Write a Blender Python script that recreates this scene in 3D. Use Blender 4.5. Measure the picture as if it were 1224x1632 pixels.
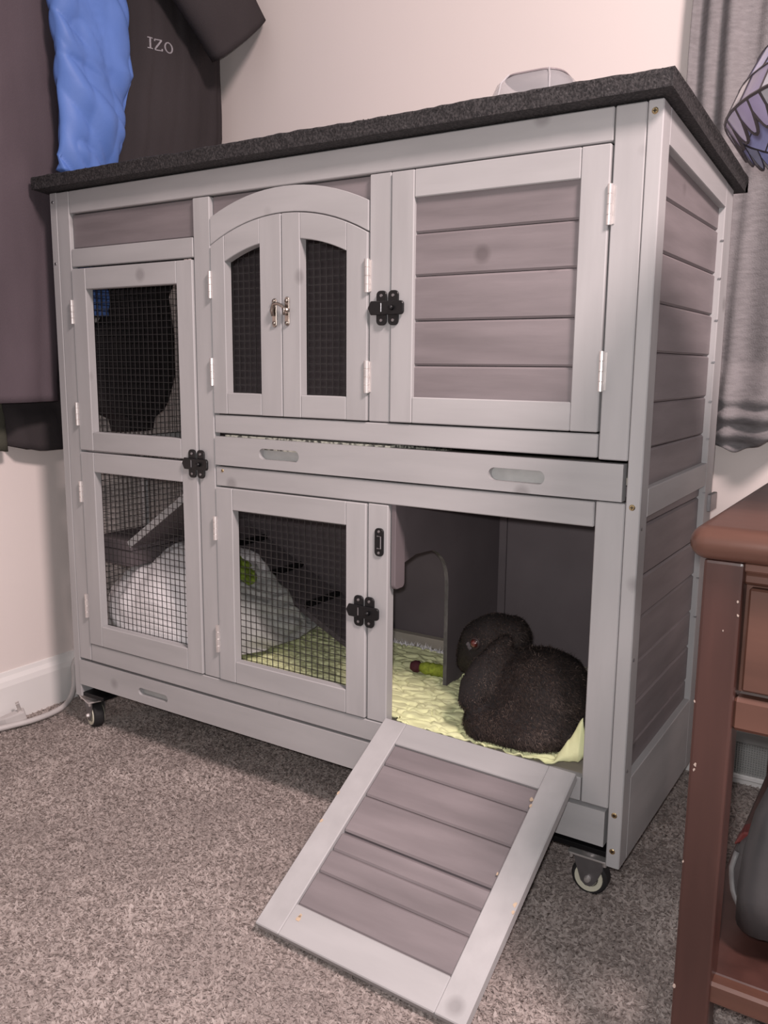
import bpy, bmesh, math, random
import numpy as np
from mathutils import Vector, Matrix, noise
from mathutils.bvhtree import BVHTree

random.seed(7); rng = np.random.default_rng(7)
S = bpy.context.scene
C = S.collection
for o in list(bpy.data.objects): bpy.data.objects.remove(o)

# ------------------------------------------------------------------ camera
cam_d = bpy.data.cameras.new('camera'); cam = bpy.data.objects.new('camera', cam_d); C.objects.link(cam)
cam_d.sensor_fit = 'VERTICAL'; cam_d.sensor_height = 36.0; cam_d.sensor_width = 27.0
cam_d.lens = 1369.06 * 36.0 / 1632.0
cam_d.clip_start = 0.02
right = Vector((0.84110608, 0.5407941, 0.00907216)); up = Vector((-0.09810012, 0.13603876, 0.98583458)); fwd = Vector((-0.53189936, 0.83008144, -0.167475))
CAM = Vector((1.52270, -1.13791, 0.78947))
m = Matrix((right, up, -fwd)).transposed().to_4x4(); m.translation = CAM
cam.matrix_world = m
S.camera = cam

# ------------------------------------------------------------------ world, lights, exposure
S.view_settings.view_transform = 'Standard'; S.view_settings.look = 'None'
S.view_settings.gamma = 1.0; S.view_settings.use_curve_mapping = False
S.view_settings.exposure = 0.28
w = bpy.data.worlds.new('room_air'); S.world = w; w.use_nodes = True
bg = w.node_tree.nodes['Background']; bg.inputs[0].default_value = (1.0, 0.95, 0.955, 1); bg.inputs[1].default_value = 0.34

def light(name, kind, loc, energy, color, size=0.1, target=None):
    d = bpy.data.lights.new(name, kind); d.energy = energy; d.color = color
    if kind == 'AREA': d.shape = 'DISK'; d.size = size
    else: d.shadow_soft_size = size
    o = bpy.data.objects.new(name, d); C.objects.link(o); o.location = loc
    if target is not None:
        o.rotation_euler = (Vector(target) - Vector(loc)).to_track_quat('-Z', 'Y').to_euler()
    return o
# the phone's flash beside the lens
light('phone_flash_offscreen', 'POINT', CAM + 0.025 * up - 0.012 * right, 25.0, (1.0, 0.965, 0.965), 0.012)
# the room's ceiling lamp, behind and right of the photographer
light('ceiling_lamp_offscreen', 'AREA', (2.35, -0.9, 2.38), 76.0, (1.0, 0.81, 0.79), 0.5, (2.0, -0.4, 0))

# ------------------------------------------------------------------ materials
def mat(name, col, rough=0.6, var=0.0, scale=(8, 8, 8), nscale=1.0, bump=0.0, bscale=60.0, spec=0.4, metal=0.0,
        col2=None, detail=4.0, rnd=0.0, alpha=None, trans=0.0, thresh=None, bstretch=None, knots=0.0):
    M = bpy.data.materials.new(name); M.use_nodes = True
    nt = M.node_tree; N = nt.nodes; L = nt.links; b = N['Principled BSDF']
    b.inputs['Roughness'].default_value = rough; b.inputs['Metallic'].default_value = metal
    b.inputs['Specular IOR Level'].default_value = spec
    b.inputs['Transmission Weight'].default_value = trans
    if alpha is not None: b.inputs['Alpha'].default_value = alpha
    tc = N.new('ShaderNodeTexCoord')
    mp = N.new('ShaderNodeMapping'); mp.inputs['Scale'].default_value = scale
    L.new(tc.outputs['Object'], mp.inputs['Vector'])
    oi = N.new('ShaderNodeObjectInfo')
    # shift the pattern for every board so that no two look the same
    add = N.new('ShaderNodeVectorMath'); add.operation = 'ADD'
    sc = N.new('ShaderNodeVectorMath'); sc.operation = 'SCALE'; sc.inputs['Scale'].default_value = 37.0
    cmb = N.new('ShaderNodeCombineXYZ')
    for i in range(3): L.new(oi.outputs['Random'], cmb.inputs[i])
    L.new(cmb.outputs[0], sc.inputs[0]); L.new(mp.outputs[0], add.inputs[0]); L.new(sc.outputs[0], add.inputs[1])
    nz = N.new('ShaderNodeTexNoise'); nz.inputs['Scale'].default_value = nscale; nz.inputs['Detail'].default_value = detail
    L.new(add.outputs[0], nz.inputs['Vector'])
    rp = N.new('ShaderNodeValToRGB')
    c2 = col2 if col2 else tuple(c * (1 - var) for c in col)
    lo, hi = thresh if thresh else (0.3, 0.7)
    rp.color_ramp.elements[0].position = lo; rp.color_ramp.elements[1].position = hi
    rp.color_ramp.elements[0].color = (*c2, 1); rp.color_ramp.elements[1].color = (*col, 1)
    L.new(nz.outputs['Fac'], rp.inputs[0])
    out = rp.outputs[0]
    if knots:
        vo = N.new('ShaderNodeTexVoronoi'); vo.inputs['Scale'].default_value = 7.0
        a2 = N.new('ShaderNodeVectorMath'); a2.operation = 'ADD'; L.new(tc.outputs['Object'], a2.inputs[0]); L.new(sc.outputs[0], a2.inputs[1])
        L.new(a2.outputs[0], vo.inputs['Vector'])
        mk = N.new('ShaderNodeMapRange'); mk.inputs['From Min'].default_value = .05; mk.inputs['From Max'].default_value = .11
        mk.inputs['To Min'].default_value = knots; mk.inputs['To Max'].default_value = 0.0
        L.new(vo.outputs['Distance'], mk.inputs['Value'])
        mx = N.new('ShaderNodeMix'); mx.data_type = 'RGBA'; mx.blend_type = 'MULTIPLY'
        for i_, sk in enumerate(mx.inputs):
            if sk.type == 'RGBA' and sk.name == 'B': sk.default_value = (.45, .43, .43, 1)
        ia = [sk for sk in mx.inputs if sk.type == 'RGBA' and sk.name == 'A'][0]
        L.new(mk.outputs[0], mx.inputs[0]); L.new(out, ia)
        out = [sk for sk in mx.outputs if sk.type == 'RGBA'][0]
    if rnd:
        hs = N.new('ShaderNodeHueSaturation'); mr = N.new('ShaderNodeMapRange')
        mr.inputs['To Min'].default_value = 1 - rnd; mr.inputs['To Max'].default_value = 1 + rnd
        L.new(oi.outputs['Random'], mr.inputs['Value']); L.new(mr.outputs[0], hs.inputs['Value']); L.new(out, hs.inputs['Color'])
        out = hs.outputs[0]
    L.new(out, b.inputs['Base Color'])
    if bump:
        n2 = N.new('ShaderNodeTexNoise'); n2.inputs['Scale'].default_value = bscale; n2.inputs['Detail'].default_value = 3
        if bstretch:
            m2 = N.new('ShaderNodeMapping'); m2.inputs['Scale'].default_value = bstretch
            L.new(tc.outputs['Object'], m2.inputs['Vector']); L.new(m2.outputs[0], n2.inputs['Vector'])
        else: L.new(tc.outputs['Object'], n2.inputs['Vector'])
        bp = N.new('ShaderNodeBump'); bp.inputs['Strength'].default_value = bump; bp.inputs['Distance'].default_value = 0.002
        L.new(n2.outputs['Fac'], bp.inputs['Height']); L.new(bp.outputs[0], b.inputs['Normal'])
    return M

GREY = (0.415, 0.408, 0.411)
M_pv = mat('grey_paint_upright', GREY, 0.55, 0.13, (14, 14, 2.2), 2.0, 0.06, 40, 0.35, rnd=0.025, knots=.5, bstretch=(5, 5, .5))
M_ph = mat('grey_paint_level', GREY, 0.55, 0.13, (2.2, 14, 14), 2.0, 0.06, 40, 0.35, rnd=0.025, knots=.5, bstretch=(.5, 5, 5))
M_py = mat('grey_paint_deep', GREY, 0.55, 0.13, (14, 2.2, 14), 2.0, 0.06, 40, 0.35, rnd=0.025, knots=.5, bstretch=(5, .5, 5))
PLANK = (0.235, 0.206, 0.213)
M_plx = mat('taupe_stained_plank', PLANK, 0.5, 0.28, (3, 20, 22), 1.6, 0.10, 40, 0.35, rnd=0.06, knots=.6, bstretch=(.5, 5, 5))
M_ply = mat('taupe_stained_side_plank', PLANK, 0.5, 0.28, (20, 3, 22), 1.6, 0.10, 40, 0.35, rnd=0.06, knots=.6, bstretch=(5, .5, 5))
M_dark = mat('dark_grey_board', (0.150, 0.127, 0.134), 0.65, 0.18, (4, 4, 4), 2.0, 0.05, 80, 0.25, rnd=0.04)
M_darkedge = mat('worn_board_edge', (0.17, 0.16, 0.155), 0.8, 0.6, (90, 90, 40), 1.0)
M_wire = mat('black_wire', (0.022, 0.021, 0.021), 0.45, 0.2, spec=0.5)
M_blk = mat('black_metal', (0.007, 0.007, 0.008), 0.38, 0.2, spec=0.35)
M_steel = mat('bright_steel', (0.80, 0.76, 0.74), 0.38, 0.15, (60, 60, 60), metal=0.75)
M_dsteel = mat('dull_steel', (0.32, 0.31, 0.32), 0.4, 0.2, (40, 40, 40), metal=0.85)
M_bronze = mat('antique_nickel', (0.48, 0.42, 0.37), 0.3, 0.45, (90, 90, 90), metal=1.0)
M_brass = mat('brass_screw', (0.75, 0.58, 0.32), 0.3, 0.3, (200, 200, 200), metal=1.0)
M_bare = mat('bare_wood', (0.56, 0.43, 0.31), 0.7, 0.3, (60, 60, 60))
M_wornchip = mat('worn_pale_chip', (0.36, 0.29, 0.25), 0.7, 0.3, (60, 60, 60))
M_pine = mat('pale_pine', (0.50, 0.45, 0.38), 0.7, 0.2, (4, 20, 20), 2.0)
M_felt = mat('black_roof_felt', (0.045, 0.041, 0.042), 0.75, 0.0, (260, 260, 260), 1.0, 0.9, 330, 0.5, col2=(0.010, 0.009, 0.010), thresh=(.42, .66))
M_slot = mat('slot_recess', (0.40, 0.408, 0.398), 0.55, 0.13, (50, 80, 80))
M_wall = mat('cream_wall', (0.77, 0.695, 0.665), 0.75, 0.03, (3, 3, 3), 1.0, 0.05, 220, 0.25)
M_white = mat('white_trim', (0.80, 0.78, 0.765), 0.5, 0.04, (5, 5, 5))
M_lime = None
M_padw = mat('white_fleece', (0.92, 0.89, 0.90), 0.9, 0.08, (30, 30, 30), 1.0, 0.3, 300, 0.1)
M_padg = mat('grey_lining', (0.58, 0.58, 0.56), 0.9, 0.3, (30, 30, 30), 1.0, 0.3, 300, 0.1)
M_leaf = mat('lettuce_green', (0.33, 0.46, 0.07), 0.5, 0.55, (60, 60, 60), 1.0, 0.3, 200)
M_toy = mat('yellow_green_felt', (0.36, 0.44, 0.05), 0.8, 0.5, (120, 120, 120), 1.0, 0.6, 300)
M_toyred = mat('dark_red_felt', (0.09, 0.02, 0.03), 0.8, 0.4, (120, 120, 120), 1.0, 0.4, 300)
M_purple = mat('plum_grey_cloth', (0.125, 0.098, 0.112), 0.9, 0.22, (5, 5, 2), 1.5, 0.25, 500, 0.12)
M_blue = mat('blue_nylon', (0.115, 0.215, 0.56), 0.5, 0.18, (8, 8, 8), 1.0, 0.12, 160, 0.3)
M_black = mat('black_knit', (0.050, 0.043, 0.045), 0.95, 0.2, (6, 6, 3), 1.0, 0.3, 600, 0.1)
M_olive = mat('olive_cloth', (0.085, 0.084, 0.066), 0.95, 0.2, (10, 10, 10), 1.0, 0.3, 500, 0.1)
M_thread = mat('silver_thread', (0.33, 0.31, 0.33), 0.7, 0.3, (400, 400, 400))
M_cord = mat('pale_grey_rubber', (0.52, 0.49, 0.48), 0.5, 0.08, (20, 20, 20))
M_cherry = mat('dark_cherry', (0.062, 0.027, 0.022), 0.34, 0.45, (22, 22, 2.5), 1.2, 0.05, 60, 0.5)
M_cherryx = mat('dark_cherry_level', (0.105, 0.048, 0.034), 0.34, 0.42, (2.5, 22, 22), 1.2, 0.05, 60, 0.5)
M_iron = mat('grey_cast_iron', (0.060, 0.058, 0.060), 0.42, 0.35, (14, 14, 14), 1.0, 0.15, 90, 0.45)
M_ironring = mat('worn_iron_band', (0.17, 0.165, 0.165), 0.5, 0.35, (50, 50, 50))
M_redband = mat('red_vinyl', (0.12, 0.022, 0.02), 0.45, 0.2)
M_curtain = mat('grey_linen', (0.255, 0.240, 0.245), 0.9, 0.24, (45, 45, 150), 1.2, 0.35, 420, 0.12)
M_lead = mat('dark_lead', (0.055, 0.045, 0.05), 0.5, 0.2, metal=0.3)
M_vent = mat('grey_vent_metal', (0.36, 0.36, 0.35), 0.6, 0.1)
M_paper = mat('shredded_paper', (0.70, 0.68, 0.58), 0.9, 0.0, (160, 160, 160), 1.0, col2=(0.10, 0.10, 0.09), thresh=(.40, .56))
M_tyre = mat('black_rubber', (0.022, 0.021, 0.022), 0.7, 0.2)
M_hub = mat('cream_wheel_plastic', (0.62, 0.60, 0.48), 0.5, 0.1)
GLASS = [mat('glass_' + n, c, 0.18, 0.25, (25, 25, 25), 1.0, spec=0.5) for n, c in (
    ('lavender', (0.33, 0.35, 0.62)), ('pale_white', (0.62, 0.60, 0.66)), ('sky_blue', (0.26, 0.32, 0.66)),
    ('moss', (0.24, 0.25, 0.17)), ('lilac', (0.32, 0.28, 0.44)), ('smoke', (0.36, 0.36, 0.39)))]

def clear_mat():
    M = bpy.data.materials.new('clear_plastic'); M.use_nodes = True
    nt = M.node_tree; N = nt.nodes; L = nt.links
    b = N['Principled BSDF']; b.inputs['Base Color'].default_value = (0.62, 0.60, 0.62, 1)
    b.inputs['Roughness'].default_value = 0.15; b.inputs['Alpha'].default_value = 0.42
    return M
M_clear = clear_mat()

def lime_mat():
    M = bpy.data.materials.new('lime_fleece'); M.use_nodes = True
    nt = M.node_tree; N = nt.nodes; L = nt.links; b = N['Principled BSDF']
    b.inputs['Roughness'].default_value = 0.95; b.inputs['Specular IOR Level'].default_value = 0.1
    tc = N.new('ShaderNodeTexCoord'); mp = N.new('ShaderNodeMapping'); mp.inputs['Scale'].default_value = (0.62, 1.25, 1)
    L.new(tc.outputs['Object'], mp.inputs[0])
    nz = N.new('ShaderNodeTexNoise'); nz.inputs['Scale'].default_value = 28; nz.inputs['Detail'].default_value = 3
    L.new(mp.outputs[0], nz.inputs['Vector'])
    rp = N.new('ShaderNodeValToRGB'); e = rp.color_ramp.elements
    e[0].position = 0.3; e[0].color = (0.76, 0.79, 0.45, 1); e[1].position = 0.7; e[1].color = (0.82, 0.84, 0.51, 1)
    L.new(nz.outputs['Fac'], rp.inputs[0]); L.new(rp.outputs[0], b.inputs['Base Color'])
    n2 = N.new('ShaderNodeTexNoise'); n2.inputs['Scale'].default_value = 320; L.new(tc.outputs['Object'], n2.inputs['Vector'])
    bp = N.new('ShaderNodeBump'); bp.inputs['Strength'].default_value = .3; bp.inputs['Distance'].default_value = .001
    L.new(n2.outputs['Fac'], bp.inputs['Height']); L.new(bp.outputs[0], b.inputs['Normal'])
    return M
M_lime = lime_mat()

def tint_mat(name, stops, rough=0.9, through=0.0):
    """colour of every tuft / hair from its own random number"""
    M = bpy.data.materials.new(name); M.use_nodes = True
    nt = M.node_tree; N = nt.nodes; L = nt.links; b = N['Principled BSDF']
    b.inputs['Roughness'].default_value = rough; b.inputs['Specular IOR Level'].default_value = 0.15
    at = N.new('ShaderNodeAttribute'); at.attribute_name = 'tint'
    rp = N.new('ShaderNodeValToRGB'); e = rp.color_ramp.elements
    e[0].position, e[1].position = stops[0][0], stops[-1][0]; e[0].color = (*stops[0][1], 1); e[1].color = (*stops[-1][1], 1)
    for q, c in stops[1:-1]:
        x = e.new(q); x.color = (*c, 1)
    L.new(at.outputs['Fac'], rp.inputs[0]); L.new(rp.outputs[0], b.inputs['Base Color'])
    if through:      # thin fibres let light through
        tr = N.new('ShaderNodeBsdfTranslucent'); mx = N.new('ShaderNodeMixShader'); mx.inputs[0].default_value = through
        L.new(rp.outputs[0], tr.inputs['Color']); L.new(b.outputs[0], mx.inputs[1]); L.new(tr.outputs[0], mx.inputs[2]); L.new(mx.outputs[0], N['Material Output'].inputs['Surface'])
    return M
M_pile = tint_mat('carpet_yarn', [(0, (0.30, 0.255, 0.240)), (.5, (0.505, 0.440, 0.412)), (1, (0.69, 0.615, 0.58))], through=.42)
M_fur = tint_mat('rabbit_hair', [(0, (0.020, 0.015, 0.014)), (.6, (0.052, 0.038, 0.033)), (1, (0.150, 0.112, 0.095))], 0.6)
M_skin = mat('rabbit_undercoat', (0.014, 0.011, 0.011), 0.8, 0.3, (60, 60, 60))
M_floor = mat('carpet_backing', (0.34, 0.292, 0.273), 0.95, 0.35, (180, 180, 180), 1.0, 0.9, 260, 0.1)

# ------------------------------------------------------------------ helpers
ORG = {}
def link(name, me, material, parent=None, origin=None, smooth=False):
    """mesh in world coordinates -> object with its own origin, under PARENT"""
    n = len(me.vertices)
    co = np.empty(n * 3, 'f4'); me.vertices.foreach_get('co', co); co = co.reshape(-1, 3)
    if origin is None: origin = (co.min(0) + co.max(0)) / 2
    origin = np.array(origin, 'f4')
    me.vertices.foreach_set('co', (co - origin).ravel()); me.update()
    o = bpy.data.objects.new(name, me); C.objects.link(o)
    if material: me.materials.append(material)
    po = np.zeros(3)
    if parent is not None: o.parent = parent; po = ORG[parent.name]
    o.location = Vector([float(a) for a in (origin - po)]); ORG[o.name] = origin
    if smooth: me.polygons.foreach_set('use_smooth', np.ones(len(me.polygons), bool))
    return o
def empty(name, loc, parent=None):
    o = bpy.data.objects.new(name, None); C.objects.link(o); o.empty_display_size = .02
    po = np.zeros(3)
    if parent is not None: o.parent = parent; po = ORG[parent.name]
    o.location = Vector([float(a) for a in (np.array(loc) - po)]); ORG[o.name] = np.array(loc, 'f4')
    return o
def tag(o, label, cat, group=None, kind=None):
    o['label'] = label
    if cat: o['category'] = cat
    if group: o['group'] = group
    if kind: o['kind'] = kind
    return o
def struct(o, label=None):
    o['kind'] = 'structure'
    if label: o['label'] = label
    return o

class G:
    def __init__(s): s.v = []; s.f = []
    def add(s, v, f):
        n = len(s.v); s.v += [tuple(a) for a in v]; s.f += [tuple(i + n for i in q) for q in f]; return s
    def box(s, x0, x1, y0, y1, z0, z1):
        v = [(x, y, z) for x in (x0, x1) for y in (y0, y1) for z in (z0, z1)]
        return s.add(v, [(0, 1, 3, 2), (4, 6, 7, 5), (0, 4, 5, 1), (2, 3, 7, 6), (0, 2, 6, 4), (1, 5, 7, 3)])
    def tube(s, pts, r, n=8, cap=True):
        P = [Vector(p) for p in pts]; R = r if isinstance(r, (list, tuple)) else [r] * len(P)
        v = []; f = []; ref = None
        for i, p in enumerate(P):
            t = (P[min(i + 1, len(P) - 1)] - P[max(i - 1, 0)]).normalized()
            if ref is None: ref = Vector((0, 0, 1)) if abs(t.z) < .9 else Vector((1, 0, 0))
            a = t.cross(ref).normalized(); b = a.cross(t).normalized(); ref = b
            for k in range(n):
                th = 2 * math.pi * k / n; v.append(p + R[i] * (math.cos(th) * a + math.sin(th) * b))
        for i in range(len(P) - 1):
            for k in range(n):
                f.append((i * n + k, i * n + (k + 1) % n, (i + 1) * n + (k + 1) % n, (i + 1) * n + k))
        if cap: f.append(tuple(range(n))[::-1]); f.append(tuple(range((len(P) - 1) * n, len(P) * n)))
        return s.add(v, f)
    def lathe(s, prof, c, axis='z', n=24):
        c = Vector(c); v = []; f = []
        for r, h in prof:
            for k in range(n):
                a = 2 * math.pi * k / n; q = (r * math.cos(a), r * math.sin(a))
                v.append(c + Vector({'z': (q[0], q[1], h), 'y': (q[0], h, q[1]), 'x': (h, q[0], q[1])}[axis]))
        for i in range(len(prof) - 1):
            for k in range(n): f.append((i * n + k, i * n + (k + 1) % n, (i + 1) * n + (k + 1) % n, (i + 1) * n + k))
        f.append(tuple(range(n))[::-1]); f.append(tuple(range((len(prof) - 1) * n, len(prof) * n)))
        return s.add(v, f)
    def prism(s, poly, axis, a, b):
        mk = {'y': lambda p, t: (p[0], t, p[1]), 'x': lambda p, t: (t, p[0], p[1]), 'z': lambda p, t: (p[0], p[1], t)}[axis]
        n = len(poly); v = [mk(p, a) for p in poly] + [mk(p, b) for p in poly]
        f = [tuple(range(n)), tuple(range(2 * n - 1, n - 1, -1))] + [(i, (i + 1) % n + 0, (i + 1) % n + n, i + n) for i in range(n)]
        return s.add(v, f)
    def xform(s, M): s.v = [tuple(M @ Vector(a)) for a in s.v]; return s
    def mesh(s, name, bev=0.0, seg=1):
        me = bpy.data.meshes.new(name); me.from_pydata(s.v, [], s.f)
        bm = bmesh.new(); bm.from_mesh(me); bmesh.ops.recalc_face_normals(bm, faces=bm.faces)
        if bev:
            ed = [e for e in bm.edges if len(e.link_faces) == 2 and e.calc_face_angle(0) > 0.5]
            bmesh.ops.bevel(bm, geom=ed, offset=bev, segments=seg, affect='EDGES', profile=.6)
        bm.to_mesh(me); bm.free(); return me
    def build(s, name, material, parent=None, bev=0.0, seg=1, smooth=False, origin=None):
        return link(name, s.mesh(name, bev, seg), material, parent, origin, smooth)
def box(name, x0, x1, y0, y1, z0, z1, material, parent=None, bev=.0014):
    return G().box(x0, x1, y0, y1, z0, z1).build(name, material, parent, bev)
def rrect(cx, cz, w, h, r, n=5):
    out = []
    for sx, sz, a0 in ((1, 1, 0), (-1, 1, 90), (-1, -1, 180), (1, -1, 270)):
        for k in range(n + 1):
            a = math.radians(a0 + 90 * k / n)
            out.append((cx + sx * (w / 2 - r) + r * math.cos(a), cz + sz * (h / 2 - r) + r * math.sin(a)))
    return out

def grid_mesh(name, P, closed_u=False, closed_v=False):
    nu, nv = P.shape[:2]; f = []
    for i in range(nu - (0 if closed_u else 1)):
        for j in range(nv - (0 if closed_v else 1)):
            f.append((i * nv + j, ((i + 1) % nu) * nv + j, ((i + 1) % nu) * nv + (j + 1) % nv, i * nv + (j + 1) % nv))
    me = bpy.data.meshes.new(name); me.from_pydata(P.reshape(-1, 3).tolist(), [], f); return me
def blades(name, pts, dirs, side, length, width, tint, bend):
    """many small bent blades (5 vertices, 3 triangles each) as one mesh"""
    n = len(pts); hw = side * (width[:, None] / 2); mid = pts + dirs * length[:, None] * .55; tip = pts + (dirs + bend) * length[:, None]
    V = np.stack([pts - hw, pts + hw, mid + hw, mid - hw, tip], 1).reshape(-1, 3).astype('f4')
    base = (np.arange(n) * 5)[:, None]
    quads = base + np.array([0, 1, 2, 3]); tris = base + np.array([3, 2, 4])
    loops = np.concatenate([quads, tris], 1).ravel().astype('i4')
    starts = ((np.arange(n) * 7)[:, None] + np.array([0, 4])).ravel().astype('i4')
    tot = np.tile([4, 3], n).astype('i4')
    me = bpy.data.meshes.new(name); me.vertices.add(len(V)); me.vertices.foreach_set('co', V.ravel())
    me.loops.add(len(loops)); me.loops.foreach_set('vertex_index', loops)
    me.polygons.add(len(starts)); me.polygons.foreach_set('loop_start', starts); me.polygons.foreach_set('loop_total', tot)
    a = me.attributes.new('tint', 'FLOAT', 'POINT'); a.data.foreach_set('value', np.repeat(tint, 5).astype('f4'))
    me.update(calc_edges=True); return me

# ------------------------------------------------------------------ room
XL, YB = -0.165, 0.555
struct(box('floor', XL - .1, 3.2, -3.2, YB + .1, -.06, 0, M_floor, bev=0))
struct(box('wall_left', XL - .1, XL, -3.2, YB + .1, 0, 2.45, M_wall, bev=0))
struct(box('wall_back', XL, 3.2, YB, YB + .1, 0, 2.45, M_wall, bev=0))
prof = lambda s, w0: [(w0, 0), (w0 + s * .014, 0), (w0 + s * .014, .082), (w0 + s * .011, .094), (w0 + s * .005, .103), (w0 + s * .003, .112), (w0, .113)]
struct(G().prism(prof(1, XL), 'y', -3.2, YB - .014).build('baseboard_left', M_white, None))
struct(G().prism([(a, b) for a, b in prof(-1, YB)], 'x', XL, 3.2).build('baseboard_back', M_white, None))

# carpet pile
def carpet():
    nx, ny = 690, 540
    xs = np.linspace(XL + .014, 2.1, nx); ys = np.linspace(-1.0, YB - .018, ny)
    X, Y = np.meshgrid(xs, ys); n = X.size
    X = X.ravel() + rng.normal(0, .002, n); Y = Y.ravel() + rng.normal(0, .002, n)
    keep = (X > XL + .016) & (Y < YB - .018); X = X[keep]; Y = Y[keep]; n = len(X)
    pts = np.stack([X, Y, np.full(n, -.001)], 1)
    a = rng.uniform(0, 2 * np.pi, n)
    lean = rng.uniform(.35, 1.1, n)
    dirs = np.stack([np.cos(a) * lean, np.sin(a) * lean, np.full(n, .75)], 1)
    sd = rng.uniform(0, 2 * np.pi, n); side = np.stack([np.cos(sd), np.sin(sd), np.zeros(n)], 1)
    bend = np.stack([rng.normal(0, .45, n), rng.normal(0, .45, n), rng.uniform(-.35, .1, n)], 1)
    patch = np.array([.8 * noise.noise((x * 3.5, y * 3.5, 5)) + noise.noise((x * 9, y * 9, 0)) + .7 * noise.noise((x * 34, y * 34, 3)) for x, y in zip(X, Y)])
    tint = np.clip(.5 + .26 * patch + rng.normal(0, .10, n), 0, 1)
    me = blades('carpet_pile', pts, dirs, side, rng.uniform(.0042, .0072, n) * (1 + .3 * patch), rng.uniform(.0036, .0056, n), tint, bend)
    o = link('carpet_pile', me, M_pile)
    tag(o, 'brown grey carpet pile covering the whole floor', 'carpet', kind='stuff')
carpet()

# ------------------------------------------------------------------ hutch
H = empty('rabbit_hutch', (0.6, 0.2, 0))
tag(H, 'large grey wooden two storey rabbit hutch on casters with taupe panels', 'rabbit hutch')
D = 0.435
def zroof(y): return 1.12 - (1.12 - 1.083) * y / D        # underside of the roof
g1 = .0009                                                # paint gap between boards
F0, F1 = 0.0, 0.016
def fb(name, x0, x1, z0, z1, m_, y0=F0, y1=F1): return box(name, x0 + g1, x1 - g1, y0, y1, z0 + g1, z1 - g1, m_, H)
fb('corner_board', .02, .058, .165, 1.12, M_pv)
fb('corner_board', 1.138, 1.18, .666, 1.12, M_pv)
fb('corner_board', 1.138, 1.18, .165, .610, M_pv)
fb('top_rail', .058, 1.138, 1.076, 1.12, M_ph)
fb('post', .389, .430, .203, 1.076, M_pv)
fb('post', .762, .802, .702, 1.076, M_pv)
fb('post', .762, .802, .203, .572, M_pv, F0, .02)
fb('rail', .058, .389, .975, 1.011, M_ph)
fb('rail', .430, 1.138, .668, .702, M_ph)
fb('rail', .430, 1.138, .572, .609, M_ph)
fb('rail', .058, 1.138, .165, .203, M_ph)
fb('panel', .058, .389, 1.011, 1.076, M_plx, .007, .014)
fb('panel', .430, .762, .99, 1.076, M_plx, .008, .014)
# arched trim over the double doors
AX, AZ, AR = .5955, .685, .349
def arc(R, x0, x1, n=16):
    return [(x0 + (x1 - x0) * k / n, AZ + math.sqrt(R * R - (x0 + (x1 - x0) * k / n - AX) ** 2)) for k in range(n + 1)]
G().prism(arc(AR + .0415, .431, .761) + arc(AR + .001, .761, .431), 'y', -.001, .0075).build('arch_trim', M_ph, H, .0008)

def wire_mesh(x0, x1, z0, z1, plane, at, parent, cell=.0127, t=.0005, top=None):
    """welded mesh in an upright plane ('y': along x, 'x': along y)"""
    g = G(); n = int((x1 - x0) / cell); off = ((x1 - x0) - n * cell) / 2
    def bar(a0, a1, b0, b1, d):
        if plane == 'y': g.box(a0, a1, at + d - t, at + d + t, b0, b1)
        else: g.box(at + d - t, at + d + t, a0, a1, b0, b1)
    for k in range(n + 1):
        a = x0 + off + k * cell + random.uniform(-.0004, .0004); bar(a - t, a + t, z0, z1 if top is None else min(z1, top(a)), 0)
    m_ = int((z1 - z0) / cell)
    for k in range(m_ + 1):
        b = z0 + .004 + k * cell + random.uniform(-.0004, .0004)
        if top is None: bar(x0, x1, b - t, b + t, t * 1.5)
        else:
            xs = [x for x in np.linspace(x0, x1, 40) if top(x) > b]
            if len(xs) > 2: bar(xs[0], xs[-1], b - t, b + t, t * 1.5)
    o = g.build('wire_mesh', M_wire, parent); return o

DY0, DY1 = -.003, .015
def hinge(parent, x, z0, z1, y=-.0045, r=.0038):
    h = z1 - z0; pr = [(0.0006, 0), (r, .0006)]
    for k in range(1, 4): pr += [(r, h * k / 4 - .0007), (r * .8, h * k / 4), (r, h * k / 4 + .0007)]
    pr += [(r, h - .0006), (.0006, h)]
    G().lathe(pr, (x, y, z0), 'z', 12).box(x - .006, x + .006, -.0015, .001, z0 + .002, z1 - .002).build('hinge', M_steel, parent, smooth=False)
def planks(parent, x0, x1, zs, y0, y1, m_, gap=.0008):
    for a, b in zip(zs[:-1], zs[1:]):
        lo, hi = min(a, b), max(a, b)
        box('plank', x0, x1, y0 + random.uniform(-.0006, .0006), y1, lo + gap / 2, hi - gap / 2, m_, parent, bev=.0030)
def door(x0, x1, z0, z1, fw, kind, zs=None, g=.0016, fwb=None, fwl=None):
    E = empty('door', ((x0 + x1) / 2, DY0, (z0 + z1) / 2), H)
    x0 += g; x1 -= g; z0 += g; z1 -= g; fwb = fwb or fw; fwl = fwl or fw
    box('stile', x0, x0 + fwl, DY0, DY1, z0, z1, M_pv, E); box('stile', x1 - fw, x1, DY0, DY1, z0, z1, M_pv, E)
    box('rail', x0 + fwl + .0003, x1 - fw - .0003, DY0 + .0003, DY1, z1 - fw, z1, M_ph, E)
    box('rail', x0 + fwl + .0003, x1 - fw - .0003, DY0 + .0003, DY1, z0, z0 + fwb, M_ph, E)
    if kind == 'mesh': wire_mesh(x0 + fwl - .004, x1 - fw + .004, z0 + fwb - .004, z1 - fw + .004, 'y', DY1 + .001, E)
    else: planks(E, x0 + fwl - .003, x1 - fw + .003, zs, .004, .012, M_plx)
    return E
d = door(.058, .389, .6145, .9735, .040, 'mesh', fwb=.0375)
hinge(d, .0575, .866, .913); hinge(d, .0575, .665, .712)
d = door(.058, .389, .203, .6135, .0395, 'mesh', fwb=.044)
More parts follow.
